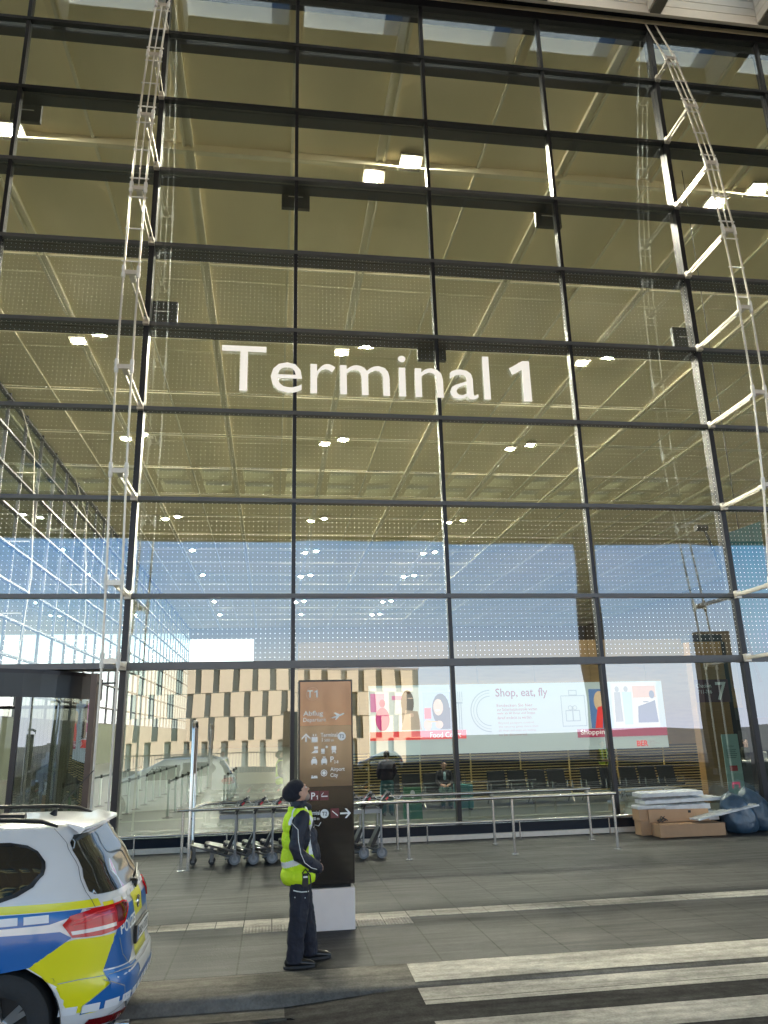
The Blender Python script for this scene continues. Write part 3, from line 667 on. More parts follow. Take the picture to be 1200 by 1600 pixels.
# queue posts with belts
def make_post():
    e = empty('queue_post', (0, 0, 0))
    q = MB(); q.lathe([(0, 0), (.17, 0), (.165, .012), (.05, .035), (.03, .05), (0, .05)], (0, 0, .006), 'z', 20); q.build('base', black_plastic, e, True)
    q = MB(); q.lathe([(0, .04), (.036, .04), (.036, .95), (0, .95)], (0, 0, 0), 'z', 14); q.build('pole', mat('satin_grey_post', (.60, .66, .62), .4, .0), e, True)
    q = MB(); q.lathe([(0, .95), (.038, .95), (.038, 1.06), (.03, 1.07), (0, 1.07)], (0, 0, 0), 'z', 14); q.build('belt_head', black_plastic, e, True)
    return e
p0 = make_post(); first = True
belt = mat('black_belt', (.015, .03, .03), .5)
ords = ['nearest', 'second', 'third', 'fourth', 'fifth', 'sixth', 'seventh', 'eighth', 'ninth']
cols_ = {'leftmost column': .8, 'second column from the left': 2.35, 'third column from the left': 3.78, 'column behind the trolleys': 5.3}
for cn, x in cols_.items():
    ys = [7.3, 8.95, 10.6, 12.3, 13.95, 15.6, 17.3, 20.5]
    if x > 5: ys = ys[1:6]
    for k, y in enumerate(ys):
        lb = f'grey queue post, {ords[k]} from the glass in the {cn}'
        xx = x+.015*k
        if first: o = p0; first = False; o.location = (xx, y, 0); o['label'] = lb
        else: o = copy_tree(p0, (xx, y, 0), label=lb)
        o['category'] = 'queue post'; o['group'] = 'grey queue barrier posts behind the left glass'
        if k < len(ys)-1:
            q = MB(); q.box(xx-.002, xx+.002, y+.04, ys[k+1]-.04, .97, 1.03); q.build('belt', belt, o); q = None
            o.children
for o in COL.objects:
    if o.name.startswith('belt') and not o.name.startswith('belt_head'):
        p = o.parent; o.matrix_parent_inverse = Matrix.Translation(-Vector(p.location))

# ------------------------------------------------------------------ revolving door on the left
rd = empty('revolving_door', (0, 0, 0), 'dark framed revolving door drum with curved glass behind the police car', 'revolving door')
cx, cy, rr = .2, 1.2, 2.75
def arc(a0, a1, z0, z1, r, t, n=24):
    q = MB()
    for i in range(n):
        a, b = R(a0+(a1-a0)*i/n), R(a0+(a1-a0)*(i+1)/n)
        p = [(cx+r*math.cos(a), cy+r*math.sin(a)), (cx+r*math.cos(b), cy+r*math.sin(b)), (cx+(r-t)*math.cos(b), cy+(r-t)*math.sin(b)), (cx+(r-t)*math.cos(a), cy+(r-t)*math.sin(a))]
        q.prism(p, 'z', z0, z1)
    return q
arc(180, 360, 3.10, 3.56, rr, .12).build('drum_header', mat('door_anthracite', (.032, .036, .04), .35, .3), rd, True)
q = MB(); q.prism([(cx+(rr-.01)*math.cos(R(a)), cy+(rr-.01)*math.sin(R(a))) for a in range(180, 361, 8)], 'z', 3.5, 3.64); q.build('drum_roof', dark_metal, rd)
for a0, a1 in ((188, 232), (308, 352)):
    arc(a0, a1, .05, 3.10, rr-.03, .015).build('curved_glass', M_door, rd, True)
for a in (186, 233, 307, 354):
    q = MB(); x, y = cx+(rr-.04)*math.cos(R(a)), cy+(rr-.04)*math.sin(R(a)); q.box(x-.05, x+.05, y-.05, y+.05, 0, 3.10); q.build('door_post', dark_metal, rd)
for a in (20, 110, 200, 290):
    q = MB(); dx, dy = math.cos(R(a)), math.sin(R(a))
    q.quad((cx, cy, .1), (cx+dx*2.5, cy+dy*2.5, .1), (cx+dx*2.5, cy+dy*2.5, 3.0), (cx, cy, 3.0)); lf_ = q.build('door_leaf', M_door, rd)
    q = MB()
    for (z) in (.12, 3.0): q.tube([(cx, cy, z), (cx+dx*2.55, cy+dy*2.55, z)], .04, 6)
    q.tube([(cx+dx*2.55, cy+dy*2.55, .1), (cx+dx*2.55, cy+dy*2.55, 3.0)], .04, 6); q.build('leaf_frame', dark_metal, lf_)
q = MB(); q.lathe([(0, .02), (.07, .02), (.07, 3.1), (0, 3.1)], (cx, cy, 0), 'z', 16); q.build('centre_post', dark_metal, rd)
q = MB(); q.box(2.98, 3.10, -.16, .1, 0, 3.60); q.box(-2.75, -2.63, -.16, .1, 0, 3.6); q.build('side_frame', mat('bronze_frame', (.07, .055, .05), .35, .6), rd)
q = MB(); q.box(3.10, 3.5, -.02, -.01, 3.38, 3.42); q.build('closer_bar', dark_metal, rd)
q = MB(); q.box(-3.7, 3.5, -.45, .3, 3.665, 3.735); q.build('door_canopy', mid_metal, rd)

# ------------------------------------------------------------------ trolley corral rails
def rail(name, x0, x1, y, label, posts, left_drop=False):
    e = empty(name, (0, y, 0), label, 'railing', 'parallel steel rails of the trolley corral')
    q = MB(); pts = [(x0, 0, 1.0), (x1, 0, 1.0)]
    if left_drop: pts = [(x0, -.55, .78), (x0+.03, -.38, .95), (x0+.2, -.12, 1.0), (x0+.4, 0, 1.0), (x1, 0, 1.0)]
    q.tube(pts, .030, 12); q.build('top_rail', steel, e, True)
    for x in posts:
        q = MB(); q.tube([(x, 0, .0), (x, 0, .972)], .026, 12); po = q.build('post', steel, e, True)
        q = MB(); q.lathe([(0, 0), (.07, 0), (.07, .010), (.035, .014), (0, .014)], (x, 0, .002), 'z', 16); q.build('foot_plate', steel, po, True)
    return e
rail('corral_rail', 5.12, 13.36, -2.35, 'front steel rail of the trolley corral, nearest the camera', (5.22, 9.28, 11.28, 13.30))
rail('corral_rail', 5.30, 13.40, -1.0, 'rear steel rail of the trolley corral, nearest the glass', (7.3, 9.28, 11.28, 13.34), True)
e = empty('wheel_stop_rail', (0, -.42, 0), 'low steel bumper rail running along the foot of the glass', 'railing')
q = MB(); q.tube([(3.8, 0, .38), (16.6, 0, .38)], .026, 10); q.build('tube', steel, e, True)
for x in (4.1, 5.9, 8.1, 10.0, 12.0, 14.0, 16.2):
    q = MB(); q.tube([(x, 0, .36), (x, 0, .0)], .016, 8); q.build('post', steel, e, True)
hp = empty('hoop_sign', (5.36, -2.05, 0), 'tall narrow steel hoop with a slim panel at the left end of the corral', 'sign')
q = MB(); q.tube([(-.02, -.30, .0), (-.02, -.30, 2.4), (-.02, -.27, 2.49), (-.02, -.18, 2.53), (-.02, .28, 2.53), (-.02, .37, 2.49), (-.02, .40, 2.4), (-.02, .40, .42), (-.02, .1, .12)], .027, 10); q.build('hoop', steel, hp, True)
q = MB(); q.box(-.035, .0, -.24, .34, 1.6, 2.42); q.build('panel', mat('dark_brown_panel', (.07, .045, .035), .4), hp)

# ------------------------------------------------------------------ luggage trolleys
def make_trolley():
    e = empty('luggage_trolley', (0, 0, 0))
    for s in (-1, 1):          # rear wheels at x=0, nose towards -x
        w_ = MB(); w_.lathe([(.060, -.016), (.092, -.020), (.100, -.012), (.100, .012), (.092, .020), (.060, .016)], (0, s*.30, .10), 'y', 24); wo = w_.build('wheel', grey_rubber, e, True)
        w_ = MB(); w_.lathe([(0, -.012), (.062, -.012), (.062, .012), (0, .012)], (0, s*.30, .10), 'y', 20); w_.build('rim', mat('wheel_core', (.30, .30, .31), .4), wo, True)
        q = MB(); q.box(-.022, .022, s*.30-.030, s*.30+.030, .09, .27); q.build('axle_bracket', trol_metal, e, bevel=.004)
        q = MB(); q.tube([(0, s*.27, .25), (.0, s*.27, .86)], .021, 10); q.build('upright', trol_metal, e, True)
        q = MB(); q.tube([(0, s*.27, .16), (-.12, s*.25, .15), (-.62, s*.20, .30), (-.86, s*.14, .36)], .020, 8); q.tube([(0, s*.27, .12), (-.18, s*.26, .11)], .02, 8); q.build('side_rail', trol_metal, e, True)
    q = MB(); q.prism([(-.82, .335), (-.34, .205), (-.34, .235), (-.82, .365)], 'y', -.15, .15); q.build('nose_deck', black_plastic, e, bevel=.008)
    q = MB(); q.prism([(-.22, .17), (-.16, .13), (.03, .52), (-.02, .54)], 'y', -.19, .19); q.build('stop_flap', black_plastic, e, bevel=.006)
    q = MB()
    for s in (-1, 1): q.prism([(-.055, .36), (-.035, .35), (.015, .47), (-.005, .48)], 'y', s*.2-.012, s*.2+.012)
    q.build('flap_stripe', white_paint, e)
    q = MB(); q.box(-.90, -.82, -.13, .13, .30, .38); q.build('nose_bumper', rubber, e, bevel=.02)
    for s in (-1, 1):
        q = MB(); q.lathe([(0, -.015), (.052, -.015), (.058, 0), (.052, .015), (0, .015)], (-.76, s*.10, .06), 'y', 18); c = q.build('castor', rubber, e, True)
        q = MB(); q.box(-.79, -.73, s*.10-.028, s*.10-.020, .05, .20); q.box(-.79, -.73, s*.10+.020, s*.10+.028, .05, .20); q.box(-.79, -.73, s*.10-.028, s*.10+.028, .20, .31); q.build('fork', trol_metal, c)
    q = MB()               # basket of wire and a grey advert plate
    for z in (.86, .98): q.tube([(-.02, -.24, z), (-.30, -.22, z+.02), (-.30, .22, z+.02), (-.02, .24, z), (-.02, -.24, z)], .008, 5)
    for k in range(9): q.tube([(-.30, -.22+k*.055, 1.0), (-.30, -.22+k*.055, .88), (-.02, -.24+k*.06, .86)], .005, 4)
    for s in (-1, 1): q.tube([(-.30, s*.22, .88), (-.34, s*.22, 1.04), (-.1, s*.24, 1.12)], .008, 5)
    q.build('wire_basket', trol_metal, e)
    q = MB(); q.box(-.30, .0, -.245, -.235, .78, .86); q.build('side_plate', mat('grey_plate', (.35, .35, .36), .5), e)
    q = MB(); q.tube([(0, -.27, .85), (.06, -.26, .98), (.19, -.24, 1.13), (.20, .24, 1.13), (.06, .26, .98), (0, .27, .85)], .020, 8); q.build('handle_frame', black_plastic, e, True)
    q = MB(); q.prism([(-.03, .90), (.02, .87), (.20, 1.10), (.15, 1.13)], 'y', -.10, .10); q.build('handle_block', black_plastic, e, bevel=.01)
    for s in (-1, 1):
        q = MB(); q.tube([(.10, s*.252, 1.02), (.145, s*.246, 1.06)], .022, 8); q.build('grip_end', red_m, e, True)
    q = MB(); q.tube([(.20, -.24, 1.13), (.26, -.26, 1.05), (.36, -.26, 1.03), (.42, -.24, 1.09)], .007, 5); q.build('coin_chain', trol_metal, e, True)
    return e
t0 = make_trolley()
nm_ = ['first', 'second', 'third', 'fourth', 'fifth', 'sixth', 'seventh', 'eighth', 'ninth']
for k in range(9):
    side = ('leftmost luggage trolley of the nested row, its nose at the hoop sign' if k == 0 else f'{nm_[k]} luggage trolley of the nested row, counted from the left' if k < 8 else 'rightmost luggage trolley of the nested row, right of the sign totem')
    o = t0 if k == 0 else copy_tree(t0)
    o.location = (6.13+k*.337, -1.68+random.uniform(-.02, .02), 0); tag(o, side, 'luggage trolley', 'nested luggage trolleys in the corral')

# ------------------------------------------------------------------ sign totem
st = empty('sign_totem', (7.44, -7.0, 0), 'tall brown T1 Abflug Departure sign totem on a white block base', 'sign totem')
q = MB(); q.box(-.345, .345, -.21, .21, 0, .46); q.build('base_block', mat('pinkish_white_block', (.90, .81, .77), .5, 0, .08, 5), st, bevel=.006)
q = MB(); q.box(-.30, .30, -.16, .16, .46, .50); q.build('shadow_gap', dark_void, st)
q = MB(); q.box(-.345, .345, -.205, .205, .502, 2.92); q.build('casing', mat('black_sign_casing', (.012, .012, .013), .25, 0, .1), st, bevel=.004)
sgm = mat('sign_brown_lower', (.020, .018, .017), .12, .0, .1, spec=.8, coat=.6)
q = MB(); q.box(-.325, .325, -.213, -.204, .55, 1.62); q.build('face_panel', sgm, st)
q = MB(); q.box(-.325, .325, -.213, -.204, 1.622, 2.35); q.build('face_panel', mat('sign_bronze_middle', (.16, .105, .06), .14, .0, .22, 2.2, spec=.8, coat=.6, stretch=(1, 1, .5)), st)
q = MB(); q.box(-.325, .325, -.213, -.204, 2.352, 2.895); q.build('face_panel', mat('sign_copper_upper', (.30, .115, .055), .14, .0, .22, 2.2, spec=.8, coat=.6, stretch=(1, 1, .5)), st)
Y = -.2165
q = MB()
text_into(q, 'T', -.235, 2.70, -.165, 2.79, Y, bold=.012); fpoly(q, [(-.122, 2.70), (-.104, 2.70), (-.104, 2.79), (-.119, 2.79), (-.146, 2.772), (-.140, 2.759), (-.122, 2.768)], Y)
text_into(q, 'Abflug', -.285, 2.455, -.035, 2.535, Y, bold=.008); text_into(q, 'Departure', -.285, 2.385, -.0, 2.45, Y)
text_into(q, 'Terminal', -.065, 2.21, .145, 2.262, Y, bold=.008); text_into(q, '500 m', -.02, 2.155, .10, 2.188, Y)
text_into(q, 'P', .055, 1.905, .10, 1.975, Y, bold=.015); text_into(q, '2-8', .102, 1.89, .155, 1.925, Y, bold=.01)
text_into(q, 'Airport', .055, 1.785, .235, 1.845, Y, bold=.008); text_into(q, 'City', .055, 1.715, .15, 1.775, Y, bold=.008)
text_into(q, 'Terminal', -.20, 1.295, .02-.10, 1.345, Y-.001, bold=.008); text_into(q, '500 m', -.19, 1.235, -.085, 1.27, Y-.001)
q.build('lettering', white_t, st)
q = MB(); text_into(q, 'P', -.185, 1.475, -.135, 1.555, Y-.004, bold=.015); fpoly(q, [(-.112, 1.472), (-.103, 1.472), (-.103, 1.520), (-.111, 1.520), (-.124, 1.510), (-.120, 1.503), (-.112, 1.508)], Y-.004)
# arrows
def arrow_up(cx, cz, s):
    for p in ([(cx-.09*s, cz), (cx+.09*s, cz), (cx+.09*s, cz-.6*s), (cx-.09*s, cz-.6*s)],): fpoly(q, [(a, b+.2*s) for a, b in p], Y)
    fpoly(q, [(cx, cz+.55*s), (cx-.5*s, cz+.08*s), (cx-.5*s, cz-.14*s), (cx, cz+.32*s)], Y-.0005); fpoly(q, [(cx, cz+.55*s), (cx, cz+.32*s), (cx+.5*s, cz-.14*s), (cx+.5*s, cz+.08*s)], Y-.0005)
arrow_up(-.25, 2.20, .11)
cx_, cz_, s_ = .25, 1.30, .11
fpoly(q, [(cx_-.7*s_, cz_-.09*s_), (cx_+.3*s_, cz_-.09*s_), (cx_+.3*s_, cz_+.09*s_), (cx_-.7*s_, cz_+.09*s_)], Y)
fpoly(q, [(cx_+.5*s_, cz_), (cx_+.04*s_, cz_+.5*s_), (cx_-.18*s_, cz_+.5*s_), (cx_+.27*s_, cz_)], Y-.0005); fpoly(q, [(cx_+.5*s_, cz_), (cx_+.27*s_, cz_), (cx_-.18*s_, cz_-.5*s_), (cx_+.04*s_, cz_-.5*s_)], Y-.0005)
# plane
def T(pts, x, z, s, a=0): return [(x+s*(p[0]*math.cos(a)-p[1]*math.sin(a)), z+s*(p[0]*math.sin(a)+p[1]*math.cos(a))) for p in pts]
fpoly(q, T([(-1, .10), (-.86, .16), (-.7, -.02), (-.1, .0), (.5, .0), (.92, .08), (1.0, .16), (.9, .24), (.4, .22), (-.6, .16), (-.85, .12)], .15, 2.455, .095, .28), Y)
fpoly(q, T([(.42, .18), (-.12, .62), (-.34, .62), (-.06, .15)], .15, 2.455, .095, .28), Y-.0005)
fpoly(q, T([(.35, .06), (-.25, -.30), (-.42, -.26), (-.12, .06)], .15, 2.455, .095, .28), Y-.0005)
# pictograms: suitcase lift, train, bus stop, bus, taxi, car, bed, centre mark, walking figure
def rr_(x0, z0, x1, z1, y=Y): fpoly(q, [(x0, z0), (x1, z0), (x1, z1), (x0, z1)], y)
rr_(-.18, 2.15, -.105, 2.215); rr_(-.165, 2.225, -.15, 2.25); rr_(-.135, 2.225, -.12, 2.25)
fpoly(q, circ(-.045, 2.192, .007), Y); rr_(-.050, 2.155, -.040, 2.183)
fpoly(q, [(-.185, 2.02), (-.10, 2.02), (-.10, 2.055), (-.14, 2.055)], Y); rr_(-.15, 2.065, -.10, 2.10)
rr_(-.06, 2.03, -.015, 2.07); fpoly(q, circ(.01, 2.09, .016), Y); fpoly(q, circ(-.048, 2.018, .010), Y); fpoly(q, circ(-.026, 2.018, .010), Y)
rr_(.07, 2.05, .13, 2.10); rr_(.075, 2.028, .125, 2.046); fpoly(q, circ(.083, 2.018, .009), Y); fpoly(q, circ(.118, 2.018, .009), Y)
for x in (-.185, -.06):
    fpoly(q, [(x, 1.895), (x+.075, 1.895), (x+.075, 1.93), (x+.062, 1.955), (x+.013, 1.955), (x, 1.93)], Y); rr_(x+.02, 1.963, x+.055, 1.975); rr_(x+.005, 1.88, x+.018, 1.893); rr_(x+.057, 1.88, x+.070, 1.893)
rr_(-.185, 1.72, -.105, 1.738); rr_(-.18, 1.74, -.165, 1.755); rr_(-.155, 1.74, -.11, 1.75)
ring(q, -.025, 1.78, .042, .010, Y, 8); fpoly(q, circ(-.025, 1.78, .022), Y-.0004)
q.build('lettering', white_t, st)
q = MB(); ring(q, -.168, 2.745, .082, .005, Y, 32); q.build('thin_circle', mat('pale_copper_ring', (.45, .25, .17), .4), st)
for c_ in ((.20, 2.215), (-.02, 1.305)): q = MB(); fpoly(q, circ(*c_, .052, n=32), Y); q.build('white_disc', white_t, st)
q = MB(); text_into(q, 'T2', .168, 2.193, .232, 2.237, Y-.003, bold=.008); text_into(q, 'T2', -.052, 1.283, .012, 1.327, Y-.003, bold=.008); q.build('lettering', mat('dark_print', (.03, .025, .04), .5), st)
q = MB(); rr2 = lambda a, b, c, d: fpoly(q, [(a, b), (c, b), (c, d), (a, d)], Y)
for a_ in ((-.205, 1.46, -.09, 1.57), (-.078, 1.46, .032, 1.57), (.055, 1.25, .16, 1.36)): q = MB(); rr2(*a_); q.build('wine_tile', mat('wine_tile', (.14, .02, .03), .35), st)
q = MB()
q = MB(); Y2 = Y-.003
fpoly(q, [(.07, 1.33), (.075, 1.338), (.145, 1.282), (.142, 1.27)], Y2); fpoly(q, [(-.06, 1.50), (.02, 1.50), (.02, 1.512), (-.06, 1.512)], Y2); fpoly(q, [(-.055, 1.515), (-.03, 1.548), (-.035, 1.552), (-.062, 1.52)], Y2)
q.build('tile_symbols', white_t, st)

# ------------------------------------------------------------------ boxes and sacks at the right
card = mat('cardboard', (.42, .25, .14), .8, 0, .12, 6)
plastic = mat('clear_wrap', (.62, .62, .62), .18, 0, .15, 14, bump=.9, bscale=9, spec=.8)
cb = empty('cardboard_box', (15.45, -1.0, 0), 'long brown cardboard box lying in front of the wrapped stack', 'cardboard box', rz=R(-2))
q = MB(); q.box(-.68, .75, -.22, .22, .004, .25); q.build('carton', card, cb, bevel=.006)
q = MB(); q.prism([(-.72, .26), (.62, .26), (.62, .50), (-.72, .52)], 'y', .16, .18); q.build('flap', mat('light_cardboard', (.50, .30, .17), .8, 0, .1, 5), cb)
q = MB(); q.box(.16, .22, .152, .158, .43, .48); q.build('square_mark', black_plastic, cb)
q = MB()
for k in range(7):
    a = k*.9; q.tube([(-.5+.02*math.cos(a*2), .1, .27+.01*k), (-.48+.09*math.cos(a), .06, .33+.06*math.sin(a*1.7)), (-.46+.12*math.cos(a+1), .1, .30)], .012, 5)
q.build('strap_tangle', mat('dark_strap', (.06, .05, .045), .6), cb)
cb2 = empty('cardboard_box', (14.85, -.62, 0), 'small brown cardboard box tucked left behind the long one', 'cardboard box')
q = MB(); q.box(-.32, .3, -.16, .16, .30, .52); q.box(-.3, .3, -.15, .15, .004, .298); q.build('carton', card, cb2, bevel=.006)
q = MB(); q.box(-.33, .32, -.17, .17, .522, .60); q.build('wrapped_top', plastic, cb2, bevel=.02)
def slab(x0, x1, y0, y1, z0, z1, tilt, seed):
    random.seed(seed); q = MB(); nx, ny = 26, 8; top = []
    for k, z in enumerate((z0, z1)):
        for i in range(nx+1):
            for j in range(ny+1):
                u, v_ = i/nx, j/ny; e_ = min(u, 1-u)*nx; f_ = min(v_, 1-v_)*ny
                ins = (.02 if (k == 1 and (e_ < 1 or f_ < 1)) else 0)
                q.v.append((x0+(x1-x0)*u+random.uniform(-.008, .008), y0+(y1-y0)*v_+random.uniform(-.006, .006), z-ins*(1 if k else 0)+tilt*(u-.5)+random.uniform(-.008, .008)*(1 if k else .3)))
    st_ = ny+1; n1 = (nx+1)*st_
    for i in range(nx):
        for j in range(ny):
            a = i*st_+j; q.f.append((a, a+1, a+st_+1, a+st_)); q.f.append((n1+a, n1+a+st_, n1+a+st_+1, n1+a+1)); q.mi += [0, 0]
    for i in range(nx):
        for j in (0, ny):
            a = i*st_+j; q.f.append((a, a+st_, n1+a+st_, n1+a)); q.mi.append(0)
    for j in range(ny):
        for i in (0, nx):
            a = i*st_+j; q.f.append((a, a+1, n1+a+1, n1+a)); q.mi.append(0)
    return q
for k, (x0, x1, z0, z1, tl, lb) in enumerate(((14.75, 16.35, .262, .46, 0, 'lowest plastic wrapped panel pack of the stack behind the cardboard box'),
        (14.8, 16.2, .475, .60, .02, 'third plastic wrapped panel pack from the top of the stack'), (14.72, 16.5, .63, .72, .03, 'second plastic wrapped panel pack from the top of the stack'), (14.68, 16.1, .76, .86, .015, 'topmost plastic wrapped panel pack of the stack'))):
    o = slab(x0, x1, -.78+.03*k, -.3+.02*k, z0, z1, tl, k).build('wrapped_pack', plastic, None, True); tag(o, lb, 'wrapped pack', 'plastic wrapped panel packs')
q = MB(); q.box(14.9, 16.2, -.7, -.32, .01, .255); tag(q.build('carton_base', card), 'flat cardboard carton under the plastic wrapped packs', 'cardboard box')
o = slab(-.75, .75, -.16, .16, 0, .05, 0, 9).build('wrapped_pack', plastic, None, True); o.location = (16.35, -1.02, .42); o.rotation_euler = (0, R(-9), R(4)); tag(o, 'loose plastic wrapped strip slanting over the end of the cardboard box', 'wrapped pack', 'plastic wrapped panel packs')
def sack(x, y, rx, ry, h, lean, seed, label):
    random.seed(seed); q = MB(); n = 36; prof = [(0, 0), (.82, .0), (1.0, .10), (1.05, .28), (.98, .5), (.86, .68), (.66, .84), (.36, .95), (.12, 1.0), (.05, 1.03), (.0, 1.04)]
    k = len(prof); ph = [random.uniform(0, 6.28) for _ in range(6)]
    P_ = []
    for i in range(41):
        t_ = i/40*(k-1); a = min(int(t_), k-2); u = t_-a; P_.append((prof[a][0]*(1-u)+prof[a+1][0]*u, prof[a][1]*(1-u)+prof[a+1][1]*u))
    for i, (r_, z_) in enumerate(P_):
        for j in range(n):
            a = 2*math.pi*j/n
            wr = 1+.05*math.sin(3*a+ph[0]+z_*5)+.035*math.sin(7*a+ph[1]-z_*9)+.03*math.sin(11*a+ph[2]+z_*14)*z_+random.uniform(-.012, .012)
            q.v.append((rx*r_*wr*math.cos(a)+lean*z_*z_, ry*r_*wr*math.sin(a), h*z_+.02*math.sin(5*a+ph[3])*(z_ > .02)*(z_ < .9)+.003))
    for i in range(40):
        for j in range(n): q.f.append((i*n+j, i*n+(j+1) % n, (i+1)*n+(j+1) % n, (i+1)*n+j)); q.mi.append(0)
    o = q.build('refuse_sack', mat('blue_sack_plastic', (.035, .068, .108), .36, 0, .2, 7, bump=1.0, bscale=7, spec=.7), None, 'all'); o.location = (x, y, 0)
    return tag(o, label, 'refuse sack', 'blue refuse sacks at the right edge')
sack(16.78, -.85, .36, .3, .80, -.16, 1, 'front blue refuse sack next to the cardboard box')
sack(17.38, -.60, .34, .3, .86, -.22, 2, 'middle blue refuse sack leaning behind the front one')
sack(18.05, -.85, .42, .32, .92, -.14, 3, 'rightmost blue refuse sack at the edge of the photo')
random.seed(5)
# litter on the road
q = MB(); q.add([(0, 0, 0), (.035, .01, .006), (.04, .03, .001), (.012, .028, .009), (-.006, .016, .002)], [(0, 1, 2, 3, 4)]); o = q.build('litter_scrap', mat('orange_scrap', (.6, .3, .08))); o.location = (8.05, -9.85, -.122)
# paper scrap: tiny leaf-like litter
tag(o, 'tiny orange scrap of litter lying by the kerb left of the crossing', 'litter')

wet = mat('wet_asphalt', (.010, .010, .010), .06, 0, .2, 3)
for k, (wx, wy, sx_, sy_) in enumerate(((6.1, -9.76, .42, .055), (5.6, -9.86, .3, .05), (6.9, -9.68, .25, .03))):
    q = MB(); q.add([(wx+sx_*math.cos(R(a))*(1+.25*math.sin(a*.11+k)+random.uniform(-.12, .12)), wy+sy_*math.sin(R(a))*(1+.4*math.sin(a*.07+k*2)), -.1195) for a in range(0, 360, 12)], [tuple(range(30))])
    tag(q.build('wet_patch', wet), kind='structure')

# ------------------------------------------------------------------ vehicles: body surface P(z, t) with t = angle round the plan outline
def lerp(tab, z):
    if z <= tab[0][0]: return tab[0][1]
    for (a, va), (b, vb) in zip(tab, tab[1:]):
        if z <= b:
            u = (z-a)/(b-a); u = u*u*(3-2*u)*.5+u*.5; return va+(vb-va)*u
    return tab[-1][1]
class Body:
    """van-like body; local x: 0 = rear bumper face, + forward; y: half width; z up from road"""
    def __init__(s, rear, front, half, nr=5.5, nf=3.4): s.rear, s.front, s.half, s.nr, s.nf = rear, front, half, nr, nf
    def P(s, z, t):
        xr, xf, hw = lerp(s.rear, z), lerp(s.front, z), lerp(s.half, z); xm = xr+(xf-xr)*.45
        c, q = math.cos(t), math.sin(t)      # t = 0 rear centre, pi/2 near side (-y), pi front
        n = s.nr if c > 0 else s.nf
        r = (abs(c)**n+abs(q)**n)**(-1/n); X, Yy = c*r, q*r
        x = xm-(xm-xr)*X if X > 0 else xm-(xf-xm)*X
        # round the rear face gently across its width
        return Vector((x, -hw*Yy, z))
    def N(s, z, t):
        e = 1e-3; a = s.P(z, t+e)-s.P(z, t-e); b = s.P(z+.004, t)-s.P(z-.004, t); n = a.cross(b).normalized()
        c = s.P(z, t); out = Vector((c.x-2, c.y, 0))
        return n if n.dot(out) > 0 else -n
    def T(s, side, z):       # arc length from the rear centre line (metres, + = near side) -> t
        sg = 1 if side >= 0 else -1; tgt = abs(side); L = 0; p = s.P(z, 0); t = 0; dt = .02
        while t < 3.1:
            q = s.P(z, t+dt); d = (q-p).length
            if L+d >= tgt: return sg*(t+dt*(tgt-L)/max(d, 1e-6))
            L += d; t += dt; p = q
        return sg*t
    def at(s, side, z, off=0):
        key = (round(side, 4), round(z, 4)); t = s.T(side, z); return s.P(z, t)+s.N(z, t)*off
    def mesh(s, name, zs, nt, m):
        q = MB()
        for z in zs:
            for j in range(nt):
                u = 2*math.pi*j/nt
                t = u-.19*math.sin(4*u)      # denser round the corners
                q.v.append(tuple(s.P(z, t)))
        for i in range(len(zs)-1):
            for j in range(nt): q.f.append((i*nt+j, i*nt+(j+1) % nt, (i+1)*nt+(j+1) % nt, (i+1)*nt+j)); q.mi.append(0)
        zt = zs[-1]; n0 = (len(zs)-1)*nt; prev = n0
        for k, (sc, dz) in enumerate(((.93, .022), (.8, .04), (.55, .055), (.25, .062))):
            base = len(q.v); cx_ = (lerp(s.rear, zt)+lerp(s.front, zt))/2
            for j in range(nt):
                p = q.v[n0+j]; q.v.append((cx_+(p[0]-cx_)*sc, p[1]*sc, zt+dz))
            for j in range(nt): q.f.append((prev+j, prev+(j+1) % nt, base+(j+1) % nt, base+j)); q.mi.append(0)
            prev = base
        q.f.append(tuple(prev+j for j in range(nt))); q.mi.append(0)
        q.f.append(tuple(range(nt-1, -1, -1))); q.mi.append(0)
        return q
def patch(body, poly, off, name, m, parent, step=.05, thick=0, smooth='all'):
    """polygon in (arc length, z) laid over the body skin"""
    me = bpy.data.meshes.new('p'); b = bmesh.new()
    b.faces.new([b.verts.new((p[0], p[1], 0)) for p in poly])
    x0, x1 = min(p[0] for p in poly), max(p[0] for p in poly); z0, z1 = min(p[1] for p in poly), max(p[1] for p in poly)
    k = math.floor(x0/step)+1
    while k*step < x1-1e-4:
        bmesh.ops.bisect_plane(b, geom=b.verts[:]+b.edges[:]+b.faces[:], plane_co=(k*step, 0, 0), plane_no=(1, 0, 0)); k += 1
    k = math.floor(z0/step)+1
    while k*step < z1-1e-4:
        bmesh.ops.bisect_plane(b, geom=b.verts[:]+b.edges[:]+b.faces[:], plane_co=(0, k*step, 0), plane_no=(0, 1, 0)); k += 1
    bmesh.ops.triangulate(b, faces=b.faces[:])
    if thick:
        r = bmesh.ops.extrude_face_region(b, geom=b.faces[:]); vs = [g_ for g_ in r['geom'] if isinstance(g_, bmesh.types.BMVert)]
        for v in vs: v.co.z = 1
    for v in b.verts: v.co = body.at(v.co.x, v.co.y, off+(thick if v.co.z > .5 else 0))
    bmesh.ops.recalc_face_normals(b, faces=b.faces)
    b.to_mesh(me); b.free(); me.name = name
    ms = m if isinstance(m, (list, tuple)) else [m]
    for x in ms: me.materials.append(x)
    me.polygons.foreach_set('use_smooth', [True]*len(me.polygons))
    if thick: me.set_sharp_from_angle(angle=R(50))
    o = bpy.data.objects.new(name, me); COL.objects.link(o)
    if parent: o.parent = parent
    return o
